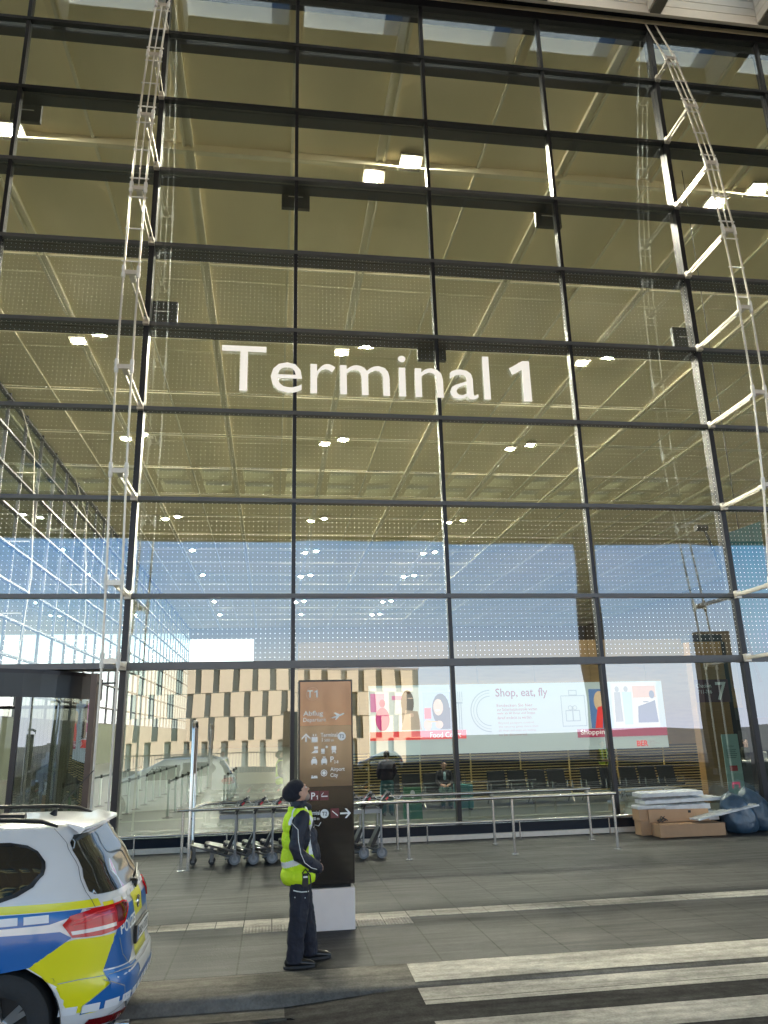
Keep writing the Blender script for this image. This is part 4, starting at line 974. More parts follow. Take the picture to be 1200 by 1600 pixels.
def strip(body, pts, wdt, off, q):
    """thin line over the skin along pts"""
    P2 = []
    for (a, b) in zip(pts, pts[1:]):
        n = max(1, int(math.hypot(b[0]-a[0], b[1]-a[1])/.04))
        for i in range(n): P2.append((a[0]+(b[0]-a[0])*i/n, a[1]+(b[1]-a[1])*i/n))
    P2.append(pts[-1]); base = len(q.v)
    for i, p in enumerate(P2):
        a, b = P2[max(0, i-1)], P2[min(len(P2)-1, i+1)]; dx, dz = b[0]-a[0], b[1]-a[1]; L = math.hypot(dx, dz) or 1
        for s in (-1, 1): q.v.append(tuple(body.at(p[0]-dz/L*wdt/2*s, p[1]+dx/L*wdt/2*s, off)))
    for i in range(len(P2)-1): q.f.append((base+2*i, base+2*i+1, base+2*i+3, base+2*i+2)); q.mi.append(0)
def wheel(q_name, parent, x, y, rad, m_tyre, m_rim, face=-1):
    q = MB(); w_ = .11
    q.lathe([(rad*.58, -w_*.9), (rad*.66, -w_*1.02), (rad*.9, -w_*1.02), (rad*.985, -w_*.8), (rad, -w_*.5), (rad, w_*.5), (rad*.985, w_*.8), (rad*.9, w_*1.02), (rad*.66, w_*1.02), (rad*.58, w_*.9)], (x, y, rad), 'y', 48)
    wo = q.build('wheel', m_tyre, parent, True)
    q = MB(); fy = face*w_*.8
    q.lathe([(rad*.62, fy*1.18), (rad*.585, fy*1.05), (rad*.54, fy*.35)], (x, y, rad), 'y', 40)
    for k in range(5):
        for d in (-.12, .12):
            a = R(72*k)+d; c, s_ = math.cos(a), math.sin(a); p0, p1 = rad*.12, rad*.60; t_ = .022
            q.add([(x+c*p0-s_*t_, y+fy*.75, rad+s_*p0+c*t_), (x+c*p0+s_*t_, y+fy*.75, rad+s_*p0-c*t_), (x+c*p1+s_*t_*.8, y+fy*1.0, rad+s_*p1-c*t_*.8), (x+c*p1-s_*t_*.8, y+fy*1.0, rad+s_*p1+c*t_*.8),
                   (x+c*p0-s_*t_, y+fy*.4, rad+s_*p0+c*t_), (x+c*p0+s_*t_, y+fy*.4, rad+s_*p0-c*t_), (x+c*p1+s_*t_*.8, y+fy*.5, rad+s_*p1-c*t_*.8), (x+c*p1-s_*t_*.8, y+fy*.5, rad+s_*p1+c*t_*.8)],
                  [(0, 1, 2, 3), (0, 4, 5, 1), (1, 5, 6, 2), (2, 6, 7, 3), (3, 7, 4, 0)])
    q.lathe([(0, fy*1.0), (rad*.16, fy*.95), (rad*.17, fy*.4)], (x, y, rad), 'y', 20)
    q.build('rim', m_rim, wo, True)
    q = MB(); q.lathe([(rad*.57, fy*.35), (0, fy*.3)], (x, y, rad), 'y', 40); q.build('rim_shade_disc', black_plastic, wo)  # black disc stands in for the shade behind the spokes
    return wo
tyre_m = mat('tyre_rubber', (.022, .022, .023), .75, 0, .2, 30, bump=.3)
rim_m = mat('silver_alloy', (.5, .5, .5), .3, .8, .05)
def arches(o, cents, hw, rad):
    b = bmesh.new(); b.from_mesh(o.data)
    for (x, z) in cents:
        def ins(v): return abs(v.co.y) > .5 and math.hypot(v.co.x-x, v.co.z-z) < rad
        bmesh.ops.delete(b, geom=[f_ for f_ in b.faces if len(f_.verts) < 20 and all(ins(v) for v in f_.verts)], context='FACES')
        for v in b.verts:
            if ins(v):
                dx, dz = v.co.x-x, v.co.z-z; L = math.hypot(dx, dz) or 1e-6
                if L > rad*.5: v.co.x = x+dx/L*rad; v.co.z = z+dz/L*rad
        q = MB(); q.prism([(x+(rad+.01)*math.cos(R(a+1.7)), z+(rad+.01)*math.sin(R(a+1.7))) for a in range(0, 360, 8)], 'y', -hw+.26, hw-.26); q.build('wheel_housing', rubber, o.parent)
        for s in (-1, 1):      # arch liner and a thin rolled lip
            q = MB(); q.lathe([(rad+.004, s*(hw-.27)), (rad+.004, s*(hw-.03))], (x, 0, z), 'y', 48); q.build('arch_liner', rubber, o.parent, True)
    b.to_mesh(o.data); b.free(); me = o.data
    me.polygons.foreach_set('use_smooth', [True]*len(me.polygons)); me.set_sharp_from_angle(angle=R(42))
# --- police people carrier
pol = empty('police_car', (5.70, -9.68, -.125), 'silver white police people carrier with blue and yellow livery parked at the kerb', 'car')
pol.scale = (1.05, 1.05, 1.055); pol.rotation_euler = (0, 0, math.pi)      # local +x (forward) points to world -x; local +y to world -y
# after the half turn the camera side is local +y: mirror the sign used by P
B = Body(rear=[(.20, .16), (.30, .05), (.42, .0), (.56, .005), (.62, .045), (.80, .06), (.98, .085), (1.06, .12), (1.30, .26), (1.50, .40), (1.60, .47)],
         front=[(.20, 4.35), (.35, 4.5), (.6, 4.5), (.8, 4.4), (.95, 4.05), (1.04, 3.6), (1.25, 3.1), (1.5, 2.55), (1.60, 2.35)],
         half=[(.20, .80), (.35, .89), (.55, .905), (.85, .905), (1.02, .88), (1.10, .855), (1.30, .79), (1.50, .71), (1.60, .62)])
_P = B.P
B.P = lambda z, t: Vector((_P(z, t).x, -_P(z, t).y, _P(z, t).z))
car_paint = mat('silver_white_paint', (.74, .74, .75), .28, .05, .03, coat=.8)
yel = mat('fluorescent_yellow_foil', (.82, .76, .01), .3, 0, .04, coat=.4)
blu = mat('police_blue_foil', (.012, .13, .42), .3, 0, .05, coat=.4)
refl = mat('white_reflective_foil', (.80, .80, .82), .3, 0, .03)
glassd = mat('tinted_car_glass', (.012, .015, .015), .03, 0, .2, spec=1.0, coat=1)
seam_m = mat('panel_gap', (.06, .06, .065), .6)
zs = [.20, .24, .28, .32, .37, .42, .48, .54, .57, .60, .63, .67, .72, .77, .82, .87, .92, .97, 1.01, 1.05, 1.09, 1.14, 1.20, 1.27, 1.34, 1.41, 1.48, 1.54, 1.58, 1.60]
bo = B.mesh('body', zs, 168, None).build('body', car_paint, pol, 'all')
arches(bo, ((.84, .34), (3.62, .34)), .905, .41)
for x in (.84, 3.62):
    for s in (-1, 1): wheel('wheel', pol, x, s*.785, .345, tyre_m, rim_m, face=s)
rear_half = lambda z: B.T(0, z)
def sp_at(x, z):      # arc length on the near side for a point x metres ahead of the rear bumper
    lo, hi = .3, 4.5
    for _ in range(26):
        mid = (lo+hi)/2; p = B.at(mid, z)
        if p.x < x and True: lo = mid
        else: hi = mid
    return lo
def PX(pts): return [(sp_at(x, z), z) for x, z in pts]
def PXR(pts): return [(-sp_at(x, z), z) for x, z in pts]
random.seed(3)
# windows
for tr, nm in ((PX, 'near'), (PXR, 'far')):
    wq = [(.96, 1.14), (.82, 1.18), (.72, 1.235), (.66, 1.31), (.67, 1.39), (.73, 1.455), (.80, 1.49), (.92, 1.51), (1.62, 1.515), (1.66, 1.12), (1.2, 1.125)]
    o = patch(B, tr(wq), .004, 'side_window', glassd, pol, .06)
    for pts in ([(1.74, 1.06), (1.72, 1.475), (2.52, 1.44), (2.7, 1.2), (2.7, 1.05)], ):
        patch(B, tr(pts), .004, 'side_window', glassd, pol, .08)
    q = MB(); fr_ = [(a, b) for a, b in tr(wq)]; strip(B, fr_+[fr_[0]], .022, .006, q); q.build('window_seal', black_plastic, pol)
rw = [(.74, 1.14), (.77, 1.165), (.66, 1.50), (.58, 1.545), (-.62, 1.545), (-.70, 1.50), (-.81, 1.165), (-.79, 1.14), (0, 1.11)]
patch(B, rw, .004, 'rear_window', glassd, pol, .06)
ws = [(2.6, 1.5)]
o = patch(B, [(sp_at(3.45, 1.08), 1.08), (sp_at(2.62, 1.5), 1.5), (sp_at(2.62, 1.5)+1.2, 1.5), (sp_at(3.45, 1.08)+1.5, 1.08)], .004, 'windscreen', glassd, pol, .1)
# livery: yellow line, blue and yellow fields, reflective blocks
q_l = sp_at(4.1, .98); cor = .86
def decal(name, poly, m, off=.003, **k): return patch(B, poly, off, name, m, pol, .05, **k)
sx = sp_at
decal('yellow_line', [(.74, 1.065), (.74, 1.115), (sx(1.4, 1.07), 1.115), (sx(3.5, 1.03), 1.06), (sx(3.9, .94), .99), (sx(1.4, 1.0), 1.06)], yel)
decal('blue_field', [(sx(.36, 1.03), 1.035), (sx(.34, 1.04), 1.06), (sx(1.4, 1.04), 1.055), (sx(3.6, .98), .99), (sx(3.6, .88), .90), (sx(.56, .985), .982)], blu)
for k in range(8):
    x = .56+k*.21; d = .004*k; decal('white_block', [(sx(x, .98), .995-d), (sx(x, 1.03), 1.045-d), (sx(x+.17, 1.03), 1.041-d), (sx(x+.17, .98), .991-d)], refl, .005)
decal('blue_field', [(sx(.66, .70), .72), (sx(.44, .85), .86), (sx(.40, .88), .885), (sx(.48, .92), .93), (sx(2.2, .92), .93), (sx(2.2, .5), .50), (sx(1.30, .5), .52), (sx(1.12, .62), .655), (sx(.84, .72), .70), ], blu)
decal('yellow_field', [(.66, .865), (.78, .64), (.76, .55), (.95, .44), (.95, .385), (sx(.20, .385), .385), (sx(.40, .41), .41), (sx(.46, .55), .55), (sx(.58, .65), .66), (sx(.67, .70), .72), (sx(.44, .85), .86), (sx(.38, .87), .872), (.80, .865)], yel)
decal('yellow_field', [(.72, 1.03), (.72, 1.085), (.42, 1.07), (.42, 1.02)], yel)
decal('blue_field', [(.665, .84), (.56, 1.02), (.18, 1.0), (.18, .80), (.40, .64), (.45, .62), (.775, .645), (.67, .86)], blu)
decal('yellow_field', [(.20, 1.05), (.165, .84), (-.165, .84), (-.20, 1.05)], yel, .0035)
decal('blue_field', [(-.20, .99), (-.18, .80), (-.5, .72), (-.56, .995)], blu)
decal('blue_field', [(.775, .635), (.30, .60), (.2, .50), (.56, .42), (.95, .385), (.94, .44), (.755, .55)], blu, .0045)
decal('yellow_field', [(.26, .70), (.25, .60), (-.25, .60), (-.26, .70)], yel)
for k in range(7):
    decal('white_block', [(.62-k*.155, 1.05), (.62-k*.155, 1.088), (.49-k*.155, 1.085), (.49-k*.155, 1.047)], refl, .006)
decal('blue_strip', [(.56, .385), (.52, .47), (-.9, .47), (-.9, .385)], blu, .0025)
for k in range(12):
    a = 1.10-k*.155; decal('white_block', [(a, .395), (a, .445), (a-.12, .445), (a-.12, .395)], refl, .008)
# rear lights
lens = mat('red_lamp_lens', (.55, .004, .010), .12, 0, .3, 4, coat=.25, spec=.3, stretch=(1, 1, 6)); lens2 = mat('clear_lamp_lens', (.60, .52, .50), .12, 0, .1, coat=1)
lens3 = mat('dark_red_lens', (.14, .003, .006), .12, 0, .2, 6, coat=.3, spec=.3)
for sg in (1, -1):
    g_ = lambda pts: [(sg*a, b) for a, b in pts]
    lt = patch(B, g_([(sx(.47, .96), .975), (sx(.42, 1.01), 1.025), (sx(.28, 1.04), 1.05), (.86, 1.055), (.50, 1.055), (.42, 1.035), (.42, 1.005), (.54, .91), (.66, .885), (sx(.22, .875), .875), (sx(.40, .885), .885)]), .004, 'tail_light', lens, pol, .04, thick=.014)
    patch(B, g_([(sx(.40, .90), .902), (sx(.41, .92), .925), (.66, .935), (.66, .910)]), .020, 'reversing_strip', lens2, lt, .05)
    patch(B, g_([(.64, .93), (.64, 1.04), (.50, 1.04), (.435, 1.02), (.56, .925)]), .0195, 'inner_lens', lens3, lt, .05)
    q = MB()
    for z in (.98, 1.005): strip(B, g_([(sx(.40, z-.01), z-.015), (.80, z+.02), (.66, z+.025)]), .008, .0195, q)
    q.build('light_guide', mat('bright_red_guide', (.8, .05, .06), .2), lt)
    patch(B, g_([(.88, .295), (.86, .345), (.48, .325), (.50, .28)]), .004, 'bumper_reflector', lens3, pol, .05, thick=.006)
# number plate in its recess, emblem, lettering
q = MB(); pl_z = .775
patch(B, [(.36, .70), (.40, .875), (-.40, .875), (-.36, .70)], .0042, 'plate_recess', mat('recess_silver', (.42, .42, .43), .3, .2, .03, coat=.6), pol, .06)
npl = empty('number_plate'); npl.parent = pol
bx_ = B.P(.77, 0).x
q = MB(); q.box(bx_-.030, bx_-.008, -.29, .29, .70, .83); q.build('plate_frame', black_plastic, npl)
q = MB(); q.box(bx_-.034, bx_-.0305, -.26, .26, .712, .818); q.build('plate', refl, npl)
q = MB(); q.box(bx_-.0355, bx_-.0345, .222, .262, .712, .818); q.build('blue_band', blu, npl)
rear_xf = lambda a, z, d: (bx_-.0365-d, -a, z)
q = MB(); text_into(q, 'BBL4 3330', -.205, .732, .235, .800, 0, bold=.01, xf=rear_xf); q.build('plate_lettering', black_plastic, npl)
def text_patch(txt, s0, z0, s1, z1, off, m, name, bold=.02, slant=0):
    vs, fs = text_mesh(txt, s0, z0, s1, z1, bold)
    q = MB(); q.add([tuple(B.at(-a, z+slant*(a-s0), off)) for a, z in vs], fs); return q.build(name, m, pol)
text_patch('POLIZEI', -.60, .835, -.17, .915, .006, white_t, 'lettering')
q = MB(); q.lathe([(0, -.012), (.045, -.012), (.052, -.004), (.052, 0)], (B.P(.97, 0).x-.004, 0, .955), 'x', 28); q.build('emblem_ring', mat('chrome', (.6, .6, .62), .1, 1, 0), pol, True)
# spoiler, wiper, rails, aerial, seams, bumper
q = MB()
for i in range(17):
    y = -.60+1.2*i/16; e_ = abs(y/.6)**3*.05; b_ = B.P(1.6, 0).x
    q.v += [(b_+.10, y, 1.638), (b_-.13+e_*1.6, y, 1.618-e_*.3), (b_-.135+e_*1.6, y, 1.600-e_*.3), (b_-.02, y, 1.555)]
for i in range(16):
    for j in range(4): a = i*4; q.f.append((a+j, a+(j+1) % 4, a+4+(j+1) % 4, a+4+j)); q.mi.append(0)
q.f += [(0, 1, 2, 3), (67, 66, 65, 64)]; q.mi += [0, 0]
q.build('rear_spoiler', car_paint, pol, True)
q = MB(); bz = B.P(1.56, 0).x; q.box(bz-.03, bz-.018, -.18, .18, 1.572, 1.586); q.build('brake_light', lens3, pol)
q = MB(); q.tube([B.at(-.05, 1.09, .03), B.at(-.2, 1.12, .02), B.at(-.55, 1.16, .012)], .012, 6); q.lathe([(0, -.03), (.035, -.03), (.04, .02)], tuple(B.at(-.05, 1.09, .0)), 'x', 14); q.build('rear_wiper', black_plastic, pol, True)
for s in (-1, 1):
    q = MB(); q.tube([(.62, s*.60, 1.615), (.74, s*.61, 1.655), (.95, s*.62, 1.675), (1.6, s*.63, 1.685), (2.3, s*.62, 1.67), (2.5, s*.61, 1.63)], [.010, .017, .018, .018, .017, .01], 8); q.build('roof_rail', black_plastic, pol, True)
q = MB(); q.tube([(.80, 0.05, 1.655), (.78, .05, 1.70)], [.035, .012], 10); q.tube([(.78, .05, 1.70), (.50, .05, 2.0)], .005, 6); q.build('aerial', black_plastic, pol, True)
q = MB(); q.tube([(.95, .3, 1.66), (1.15, .3, 1.665)], .04, 8); q.build('roof_antenna_base', black_plastic, pol, True)
q = MB()
strip(B, [(-.70, 1.60), (-.72, 1.5), (-.78, 1.2), (-.80, 1.06), (-.76, .99)], .007, .003, q)
strip(B, [(.62, .82), (.58, .70), (.46, .60), (-.46, .60), (-.58, .70), (-.62, .82)], .008, .0055, q)
strip(B, [(sx(.48, .62), .60), (.95, .61), (.60, .60), (.46, .585), (0, .57), (-.46, .585)], .006, .0055, q)
strip(B, [(sx(1.7, 1.05), 1.05), (sx(1.7, .8), .8), (sx(1.5, .5), .5), (sx(1.4, .3), .3)], .007, .0055, q)
strip(B, [(.80, .58), (.62, .50), (.60, .38), (.72, .345)], .006, .0065, q)
q.build('panel_gaps', mat('pale_panel_gap', (.34, .34, .33), .5), pol)
q = MB(); strip(B, [(.665, 1.60), (.685, 1.5), (.795, 1.165), (.79, 1.06)], .004, .005, q); strip(B, [(sx(1.7, 1.05), 1.05), (sx(1.7, .8), .8), (sx(1.5, .5), .5)], .007, .006, q); q.build('panel_gaps', seam_m, pol)
patch(B, [(.95, .20), (.95, .245), (-.95, .245), (-.95, .20)], .004, 'bumper_skirt', black_plastic, pol, .06, thick=.004)
q = MB(); q.box(.15, 4.3, -.60, .60, .14, .21); q.build('underbody', rubber, pol)
q = MB(); q.tube([(.02, .45, .20), (.3, .45, .20)], .03, 10); q.build('exhaust', steel, pol, True)
q = MB(); c = B.at(sx(.50, .6), .62, .004); q.lathe([(0, -.004), (.022, -.004), (.022, .003)], (c.x, c.y, c.z), 'y', 6); c = B.at(.56, .37, .012); q.lathe([(0, -.008), (.018, -.006), (.018, .004)], tuple(c), 'x', 12); q.build('parking_sensor', mat('sensor_grey', (.1, .1, .1), .4), pol)

# --- silver hatchback across the road (mirrored in the glass)
H = Body(rear=[(.20, .1), (.5, 0), (.8, .03), (1.0, .12), (1.45, .55)], front=[(.20, 3.45), (.5, 3.6), (.75, 3.5), (.88, 2.95), (1.2, 2.3), (1.45, 1.7)], half=[(.2, .75), (.5, .83), (.85, .82), (1.1, .74), (1.45, .58)], nr=4.5, nf=3.2)
hc = empty('small_car', (17.0, -45, -.62), 'small silver hatchback standing across the road, mirrored under the banner', 'car', rz=math.pi)
_H = H.P; H.P = lambda z, t: Vector((_H(z, t).x, -_H(z, t).y, _H(z, t).z))
silver = mat('silver_car_paint', (.42, .44, .46), .3, .5, .03, coat=.6)
hb = H.mesh('body', [.2, .3, .4, .5, .6, .7, .78, .85, .92, 1.0, 1.1, 1.2, 1.3, 1.38, 1.45], 120, None).build('body', silver, hc, 'all')
arches(hb, ((.62, .29), (2.95, .29)), .83, .35)
for x in (.62, 2.95):
    for s in (-1, 1): wheel('wheel', hc, x, s*.72, .29, tyre_m, rim_m, face=s)
def hsp(x, z, s=1):
    lo, hi = .3, 3.6
    for _ in range(24):
        mid = (lo+hi)/2
        if H.at(mid, z).x < x: lo = mid
        else: hi = mid
    return lo*s
for s in (-1, 1):
    patch(H, [(hsp(.5, .95, s), .95), (hsp(.75, 1.32, s), 1.32), (hsp(1.35, 1.36, s), 1.36), (hsp(1.4, .93, s), .93)], .004, 'side_window', glassd, hc, .1)
    patch(H, [(hsp(1.48, .93, s), .93), (hsp(1.43, 1.36, s), 1.36), (hsp(1.8, 1.3, s), 1.3), (hsp(2.45, .93, s), .93)], .004, 'side_window', glassd, hc, .1)
    patch(H, [(s*.50, .70), (s*.55, .9), (s*.8, .92), (s*.85, .72)], .004, 'tail_light', lens, hc, .1)
patch(H, [(.5, 1.0), (.42, 1.35), (-.42, 1.35), (-.5, 1.0)], .004, 'rear_window', glassd, hc, .1)

# ------------------------------------------------------------------ people
def blob_mesh(name, shapes, mats, voxel=.010, smooth=3, cut=None, mi=None, thick=0):
    """union of rounded limbs and ellipsoids melted into ONE continuous skin"""
    q = MB()
    for s_ in shapes:
        if s_[0] == 'c':       # tapered limb through a list of (point, radius)
            pts = s_[1]; P = []; Rr = []
            for i, (p, r) in enumerate(pts):
                p = Vector(p)
                if i == 0: d = (p-Vector(pts[1][0])).normalized(); P += [p+d*r*.95, p+d*r*.7]; Rr += [r*.15, r*.72]
                P.append(p); Rr.append(r)
                if i == len(pts)-1: d = (p-Vector(pts[i-1][0])).normalized(); P += [p+d*r*.7, p+d*r*.95]; Rr += [r*.72, r*.15]
            q.tube(P, Rr, 16)
        else:                  # ('e', centre, radii, rotation matrix or None)
            o = len(q.v); q.ell((0, 0, 0), s_[2], 12); M_ = s_[3] if len(s_) > 3 and s_[3] else Matrix.Identity(3)
            for i in range(o, len(q.v)): q.v[i] = tuple(M_ @ Vector(q.v[i]) + Vector(s_[1]))
    o = bpy.data.objects.new(name, q.mesh(name, mats[0], 'all')); COL.objects.link(o)
    md = o.modifiers.new('r', 'REMESH'); md.mode = 'VOXEL'; md.voxel_size = voxel
    if smooth: sm = o.modifiers.new('s', 'SMOOTH'); sm.iterations = smooth; sm.factor = .5
    dg = bpy.context.evaluated_depsgraph_get(); me = bpy.data.meshes.new_from_object(o.evaluated_get(dg)); bpy.data.objects.remove(o)
    b = bmesh.new(); b.from_mesh(me)
    if cut:
        dead = [f_ for f_ in b.faces if cut(f_.calc_center_median())]; bmesh.ops.delete(b, geom=dead, context='FACES')
        if thick:
            b.normal_update()
    b.to_mesh(me); b.free(); me.materials.clear()
    for x in mats: me.materials.append(x)
    me.polygons.foreach_set('use_smooth', [True]*len(me.polygons))
    if mi: me.polygons.foreach_set('material_index', [mi(p.center) for p in me.polygons])
    me.name = name; return me
def put(me, parent, name=None):
    o = bpy.data.objects.new(name or me.name, me); COL.objects.link(o); o.parent = parent; return o
skin_m = mat('skin_tone', (.50, .29, .21), .5, 0, .1, 20)
navy = mat('navy_jacket_cloth', (.012, .015, .030), .6, 0, .25, 14, bump=.5, bscale=16)
navy2 = mat('navy_trouser_cloth', (.011, .013, .026), .75, 0, .25, 10, bump=.5, bscale=14)
hiviz = mat('fluorescent_vest', (.60, .86, .015), .65, 0, .10, 8, bump=.5, bscale=12)
tape = mat('silver_reflective_tape', (.78, .80, .80), .35, .0, .05)
knit = mat('dark_knit', (.012, .014, .024), .95, 0, .3, 60, bump=.8, bscale=120)
shoe_m = mat('black_shoe_leather', (.012, .012, .013), .28, 0, .2, 10)
def head_shapes(c, pitch, yawz, sc=1.0):
    M_ = Matrix.Rotation(yawz, 3, 'Z') @ Matrix.Rotation(-pitch, 3, 'Y')
    def W(x, y, z): return M_ @ (Vector((x, y, z))*sc) + Vector(c)
    E_ = lambda p, r: ('e', W(*p), tuple(a*sc for a in r), M_)
    sh = [E_((-.005, 0, .02), (.098, .077, .10)), E_((.02, 0, -.035), (.078, .066, .085)), E_((.045, 0, -.09), (.045, .045, .035)),
          E_((.082, 0, .035), (.022, .055, .016)), E_((.072, .038, -.02), (.024, .024, .026)), E_((.072, -.038, -.02), (.024, .024, .026)),
          ('c', [(W(.092, 0, .015), .010*sc), (W(.108, 0, -.008), .012*sc), (W(.120, 0, -.026), .015*sc)]),
          E_((.100, .012, -.030), (.012, .010, .009)), E_((.100, -.012, -.030), (.012, .010, .009)),
          E_((.090, 0, -.056), (.016, .026, .008)), E_((.087, 0, -.070), (.016, .023, .008)), E_((.078, 0, -.098), (.024, .026, .020)),
          E_((-.005, .078, -.012), (.020, .009, .033)), E_((-.005, -.078, -.012), (.020, .009, .033)), ]
    return sh, W, M_
def hand_shapes(wrist, dirv, palm_n, sc=1.0, curl=.5):
    """palm, four fingers of unequal length with two bends, thumb from the side of the palm"""
    w_ = Vector(wrist); d = Vector(dirv).normalized(); n = Vector(palm_n); n = (n-d*n.dot(d)).normalized(); s_ = d.cross(n)
    sh = [('c', [(w_, .024*sc), (w_+d*.045*sc, .030*sc), (w_+d*.08*sc, .028*sc)]), ('e', tuple(w_+d*.05*sc), (.034*sc, .034*sc, .034*sc))]
    for k, (L, off) in enumerate(((.070, -.030), (.080, -.010), (.075, .010), (.058, .029))):
        b = w_+d*.085*sc+s_*off*sc; a = b+(d*math.cos(curl*.6)+n*math.sin(curl*.6))*L*.5*sc; e_ = a+(d*math.cos(curl*1.8)+n*math.sin(curl*1.8))*L*.5*sc
        sh.append(('c', [(w_+d*.05*sc+s_*off*.8*sc, .011*sc), (b, .0105*sc), (a, .0095*sc), (e_, .008*sc)]))
    tb_ = w_+d*.025*sc-s_*.030*sc; sh.append(('c', [(tb_, .014*sc), (tb_+(d*.6-s_*.7+n*.2).normalized()*.035*sc, .012*sc), (tb_+(d*.85-s_*.55+n*.5).normalized()*.065*sc, .009*sc)]))
    return sh
# --- the man by the sign: local +x = the way he faces (to the right in the photo), feet on z = 0
man = empty('person', (7.085, -8.50, 0), 'man in navy uniform, black knit cap and yellow safety vest looking up beside the sign', 'person', rz=R(6))
HC = (-.035, .0, 1.655)
hs, HW, HM = head_shapes(HC, R(24), R(14), 1.0)
near = -1    # his right side is towards the camera (-y)
body = hs + [('c', [((-.045, 0, 1.43), .060), ((-.04, 0, 1.56), .056)]),
    ('e', (-.01, 0, 1.28), (.115, .17, .19)), ('e', (.005, 0, 1.08), (.11, .145, .16)), ('e', (-.01, 0, .92), (.115, .155, .12)),
    ('c', [((-.01, -.17, 1.42), .055), ((-.075, -.225, 1.20), .047), ((-.085, -.235, 1.13), .043), ((.06, -.21, 1.0), .038), ((.15, -.13, .93), .030)]),
    ('c', [((-.01, .17, 1.42), .055), ((-.04, .225, 1.20), .047), ((-.04, .235, 1.13), .043), ((.08, .20, 1.0), .038), ((.15, .12, .93), .030)]),
    ('c', [((-.02, -.09, .88), .088), ((-.035, -.10, .50), .058), ((-.06, -.11, .28), .055), ((-.085, -.115, .09), .040)]),
    ('c', [((-.0, .09, .88), .088), ((.045, .10, .50), .058), ((.085, .11, .28), .055), ((.125, .115, .09), .040)]),
    ('c', [((-.10, -.118, .045), .030), ((.05, -.118, .04), .024)]), ('c', [((.11, .118, .045), .030), ((.25, .118, .04), .024)])]
body += hand_shapes((.15, -.13, .93), (.55, .55, -.45), (-.3, 1, 0), 1, .9) + hand_shapes((.15, .12, .93), (.6, -.5, -.4), (-.3, -1, 0), 1, .9)
put(blob_mesh('body', body, [skin_m], .0065, 2), man)
# face details
for s in (-1, 1):
    q = MB(); c = HW(.092, s*.032, .008); q.ell(tuple(c), (.0095, .011, .0075), 8); q.build('eye', mat('eye_white', (.7, .68, .65), .2), man, 'all')
    q = MB(); q.ell(tuple(c+(HM @ Vector((.0075, 0, .001)))), (.0035, .005, .005), 6); q.build('iris', mat('dark_iris', (.02, .015, .012), .1), man, 'all')
st_ = blob_mesh('stubble', [('e', HW(.055, 0, -.085), (.052, .058, .045), HM), ('e', HW(.084, 0, -.092), (.024, .03, .024), HM)], [mat('grey_stubble', (.30, .235, .20), .8, 0, .25, 90)], .006, 2, cut=lambda c: (HM.transposed() @ (c-Vector(HC))).z > -.062 or (HM.transposed() @ (c-Vector(HC))).x < .02)
put(st_, man)
# knit cap, slouching backwards
cap = blob_mesh('knit_cap', [('e', HW(-.022, 0, .045), (.112, .092, .098), HM), ('e', HW(-.085, 0, .030), (.088, .087, .092), HM), ('e', HW(-.05, 0, -.02), (.078, .086, .055), HM)], [knit], .007, 3,
                cut=lambda c: (lambda l: l.z < -.062 or (l.x > .02 and l.z < .035+(l.x-.06)*.15) or l.x > .096)(HM.transposed() @ (c-Vector(HC))))
o = put(cap, man); md = o.modifiers.new('s', 'SOLIDIFY'); md.thickness = .006
# jacket with sleeves
jk = [('e', (-.015, 0, 1.33), (.155, .205, .155)), ('e', (.01, 0, 1.18), (.165, .195, .19)), ('e', (.030, 0, 1.02), (.180, .20, .20)), ('e', (.03, 0, .88), (.170, .20, .13)),
      ('c', [((-.03, -.13, 1.44), .075), ((-.03, .13, 1.44), .075)]), ('c', [((-.04, 0, 1.44), .090), ((-.02, 0, 1.55), .086)]),
      ('c', [((-.015, -.195, 1.415), .082), ((-.055, -.235, 1.28), .078), ((-.085, -.25, 1.13), .070), ((-.06, -.245, 1.06), .068), ((.06, -.215, .985), .060), ((.165, -.14, .905), .050)]),
      ('c', [((-.015, .195, 1.415), .082), ((-.04, .235, 1.28), .078), ((-.05, .25, 1.13), .070), ((-.02, .24, 1.05), .066), ((.08, .20, .985), .058), ((.165, .13, .905), .050)]),
      ('e', (.055, -.02, 1.50), (.055, .06, .045))]
jm = blob_mesh('jacket', jk, [navy], .008, 3, cut=lambda c: c.z < .785 or (c.z > 1.575) or (c.x > .205 and c.z < .90 and abs(c.y) < .2 and False))
o = put(jm, man); md = o.modifiers.new('s', 'SOLIDIFY'); md.thickness = .006
t_ = bpy.data.textures.new('folds', 'CLOUDS'); t_.noise_scale = .11
md = o.modifiers.new('d', 'DISPLACE'); md.texture = t_; md.strength = .030; md.mid_level = .5
# white piping along the sleeve, white chest line, zip tag
bvh = BVHTree.FromObject(o, bpy.context.evaluated_depsgraph_get())
def on(p, off=.003, d=(0, 1, 0)):
    h = bvh.ray_cast(Vector((p[0], -1, p[1])), Vector(d)); return (h[0]-Vector(d)*off) if h[0] else Vector((p[0], -.3, p[1]))
def pipe(pts, r=.0035):
    P = []
    for a, b in zip(pts, pts[1:]):
        for i in range(6): P.append(on((a[0]+(b[0]-a[0])*i/6, a[1]+(b[1]-a[1])*i/6)))
    P.append(on(pts[-1])); q = MB(); q.tube(P, r, 6); return q
pipe([(-.135, 1.385), (-.105, 1.34), (-.075, 1.31), (-.07, 1.20), (-.045, 1.08), (.0, .99), (.07, .935), (.135, .91)]).build('sleeve_piping', tape, man, True)
pipe([(.118, 1.30), (.165, 1.37)]).build('chest_piping', tape, man, True)
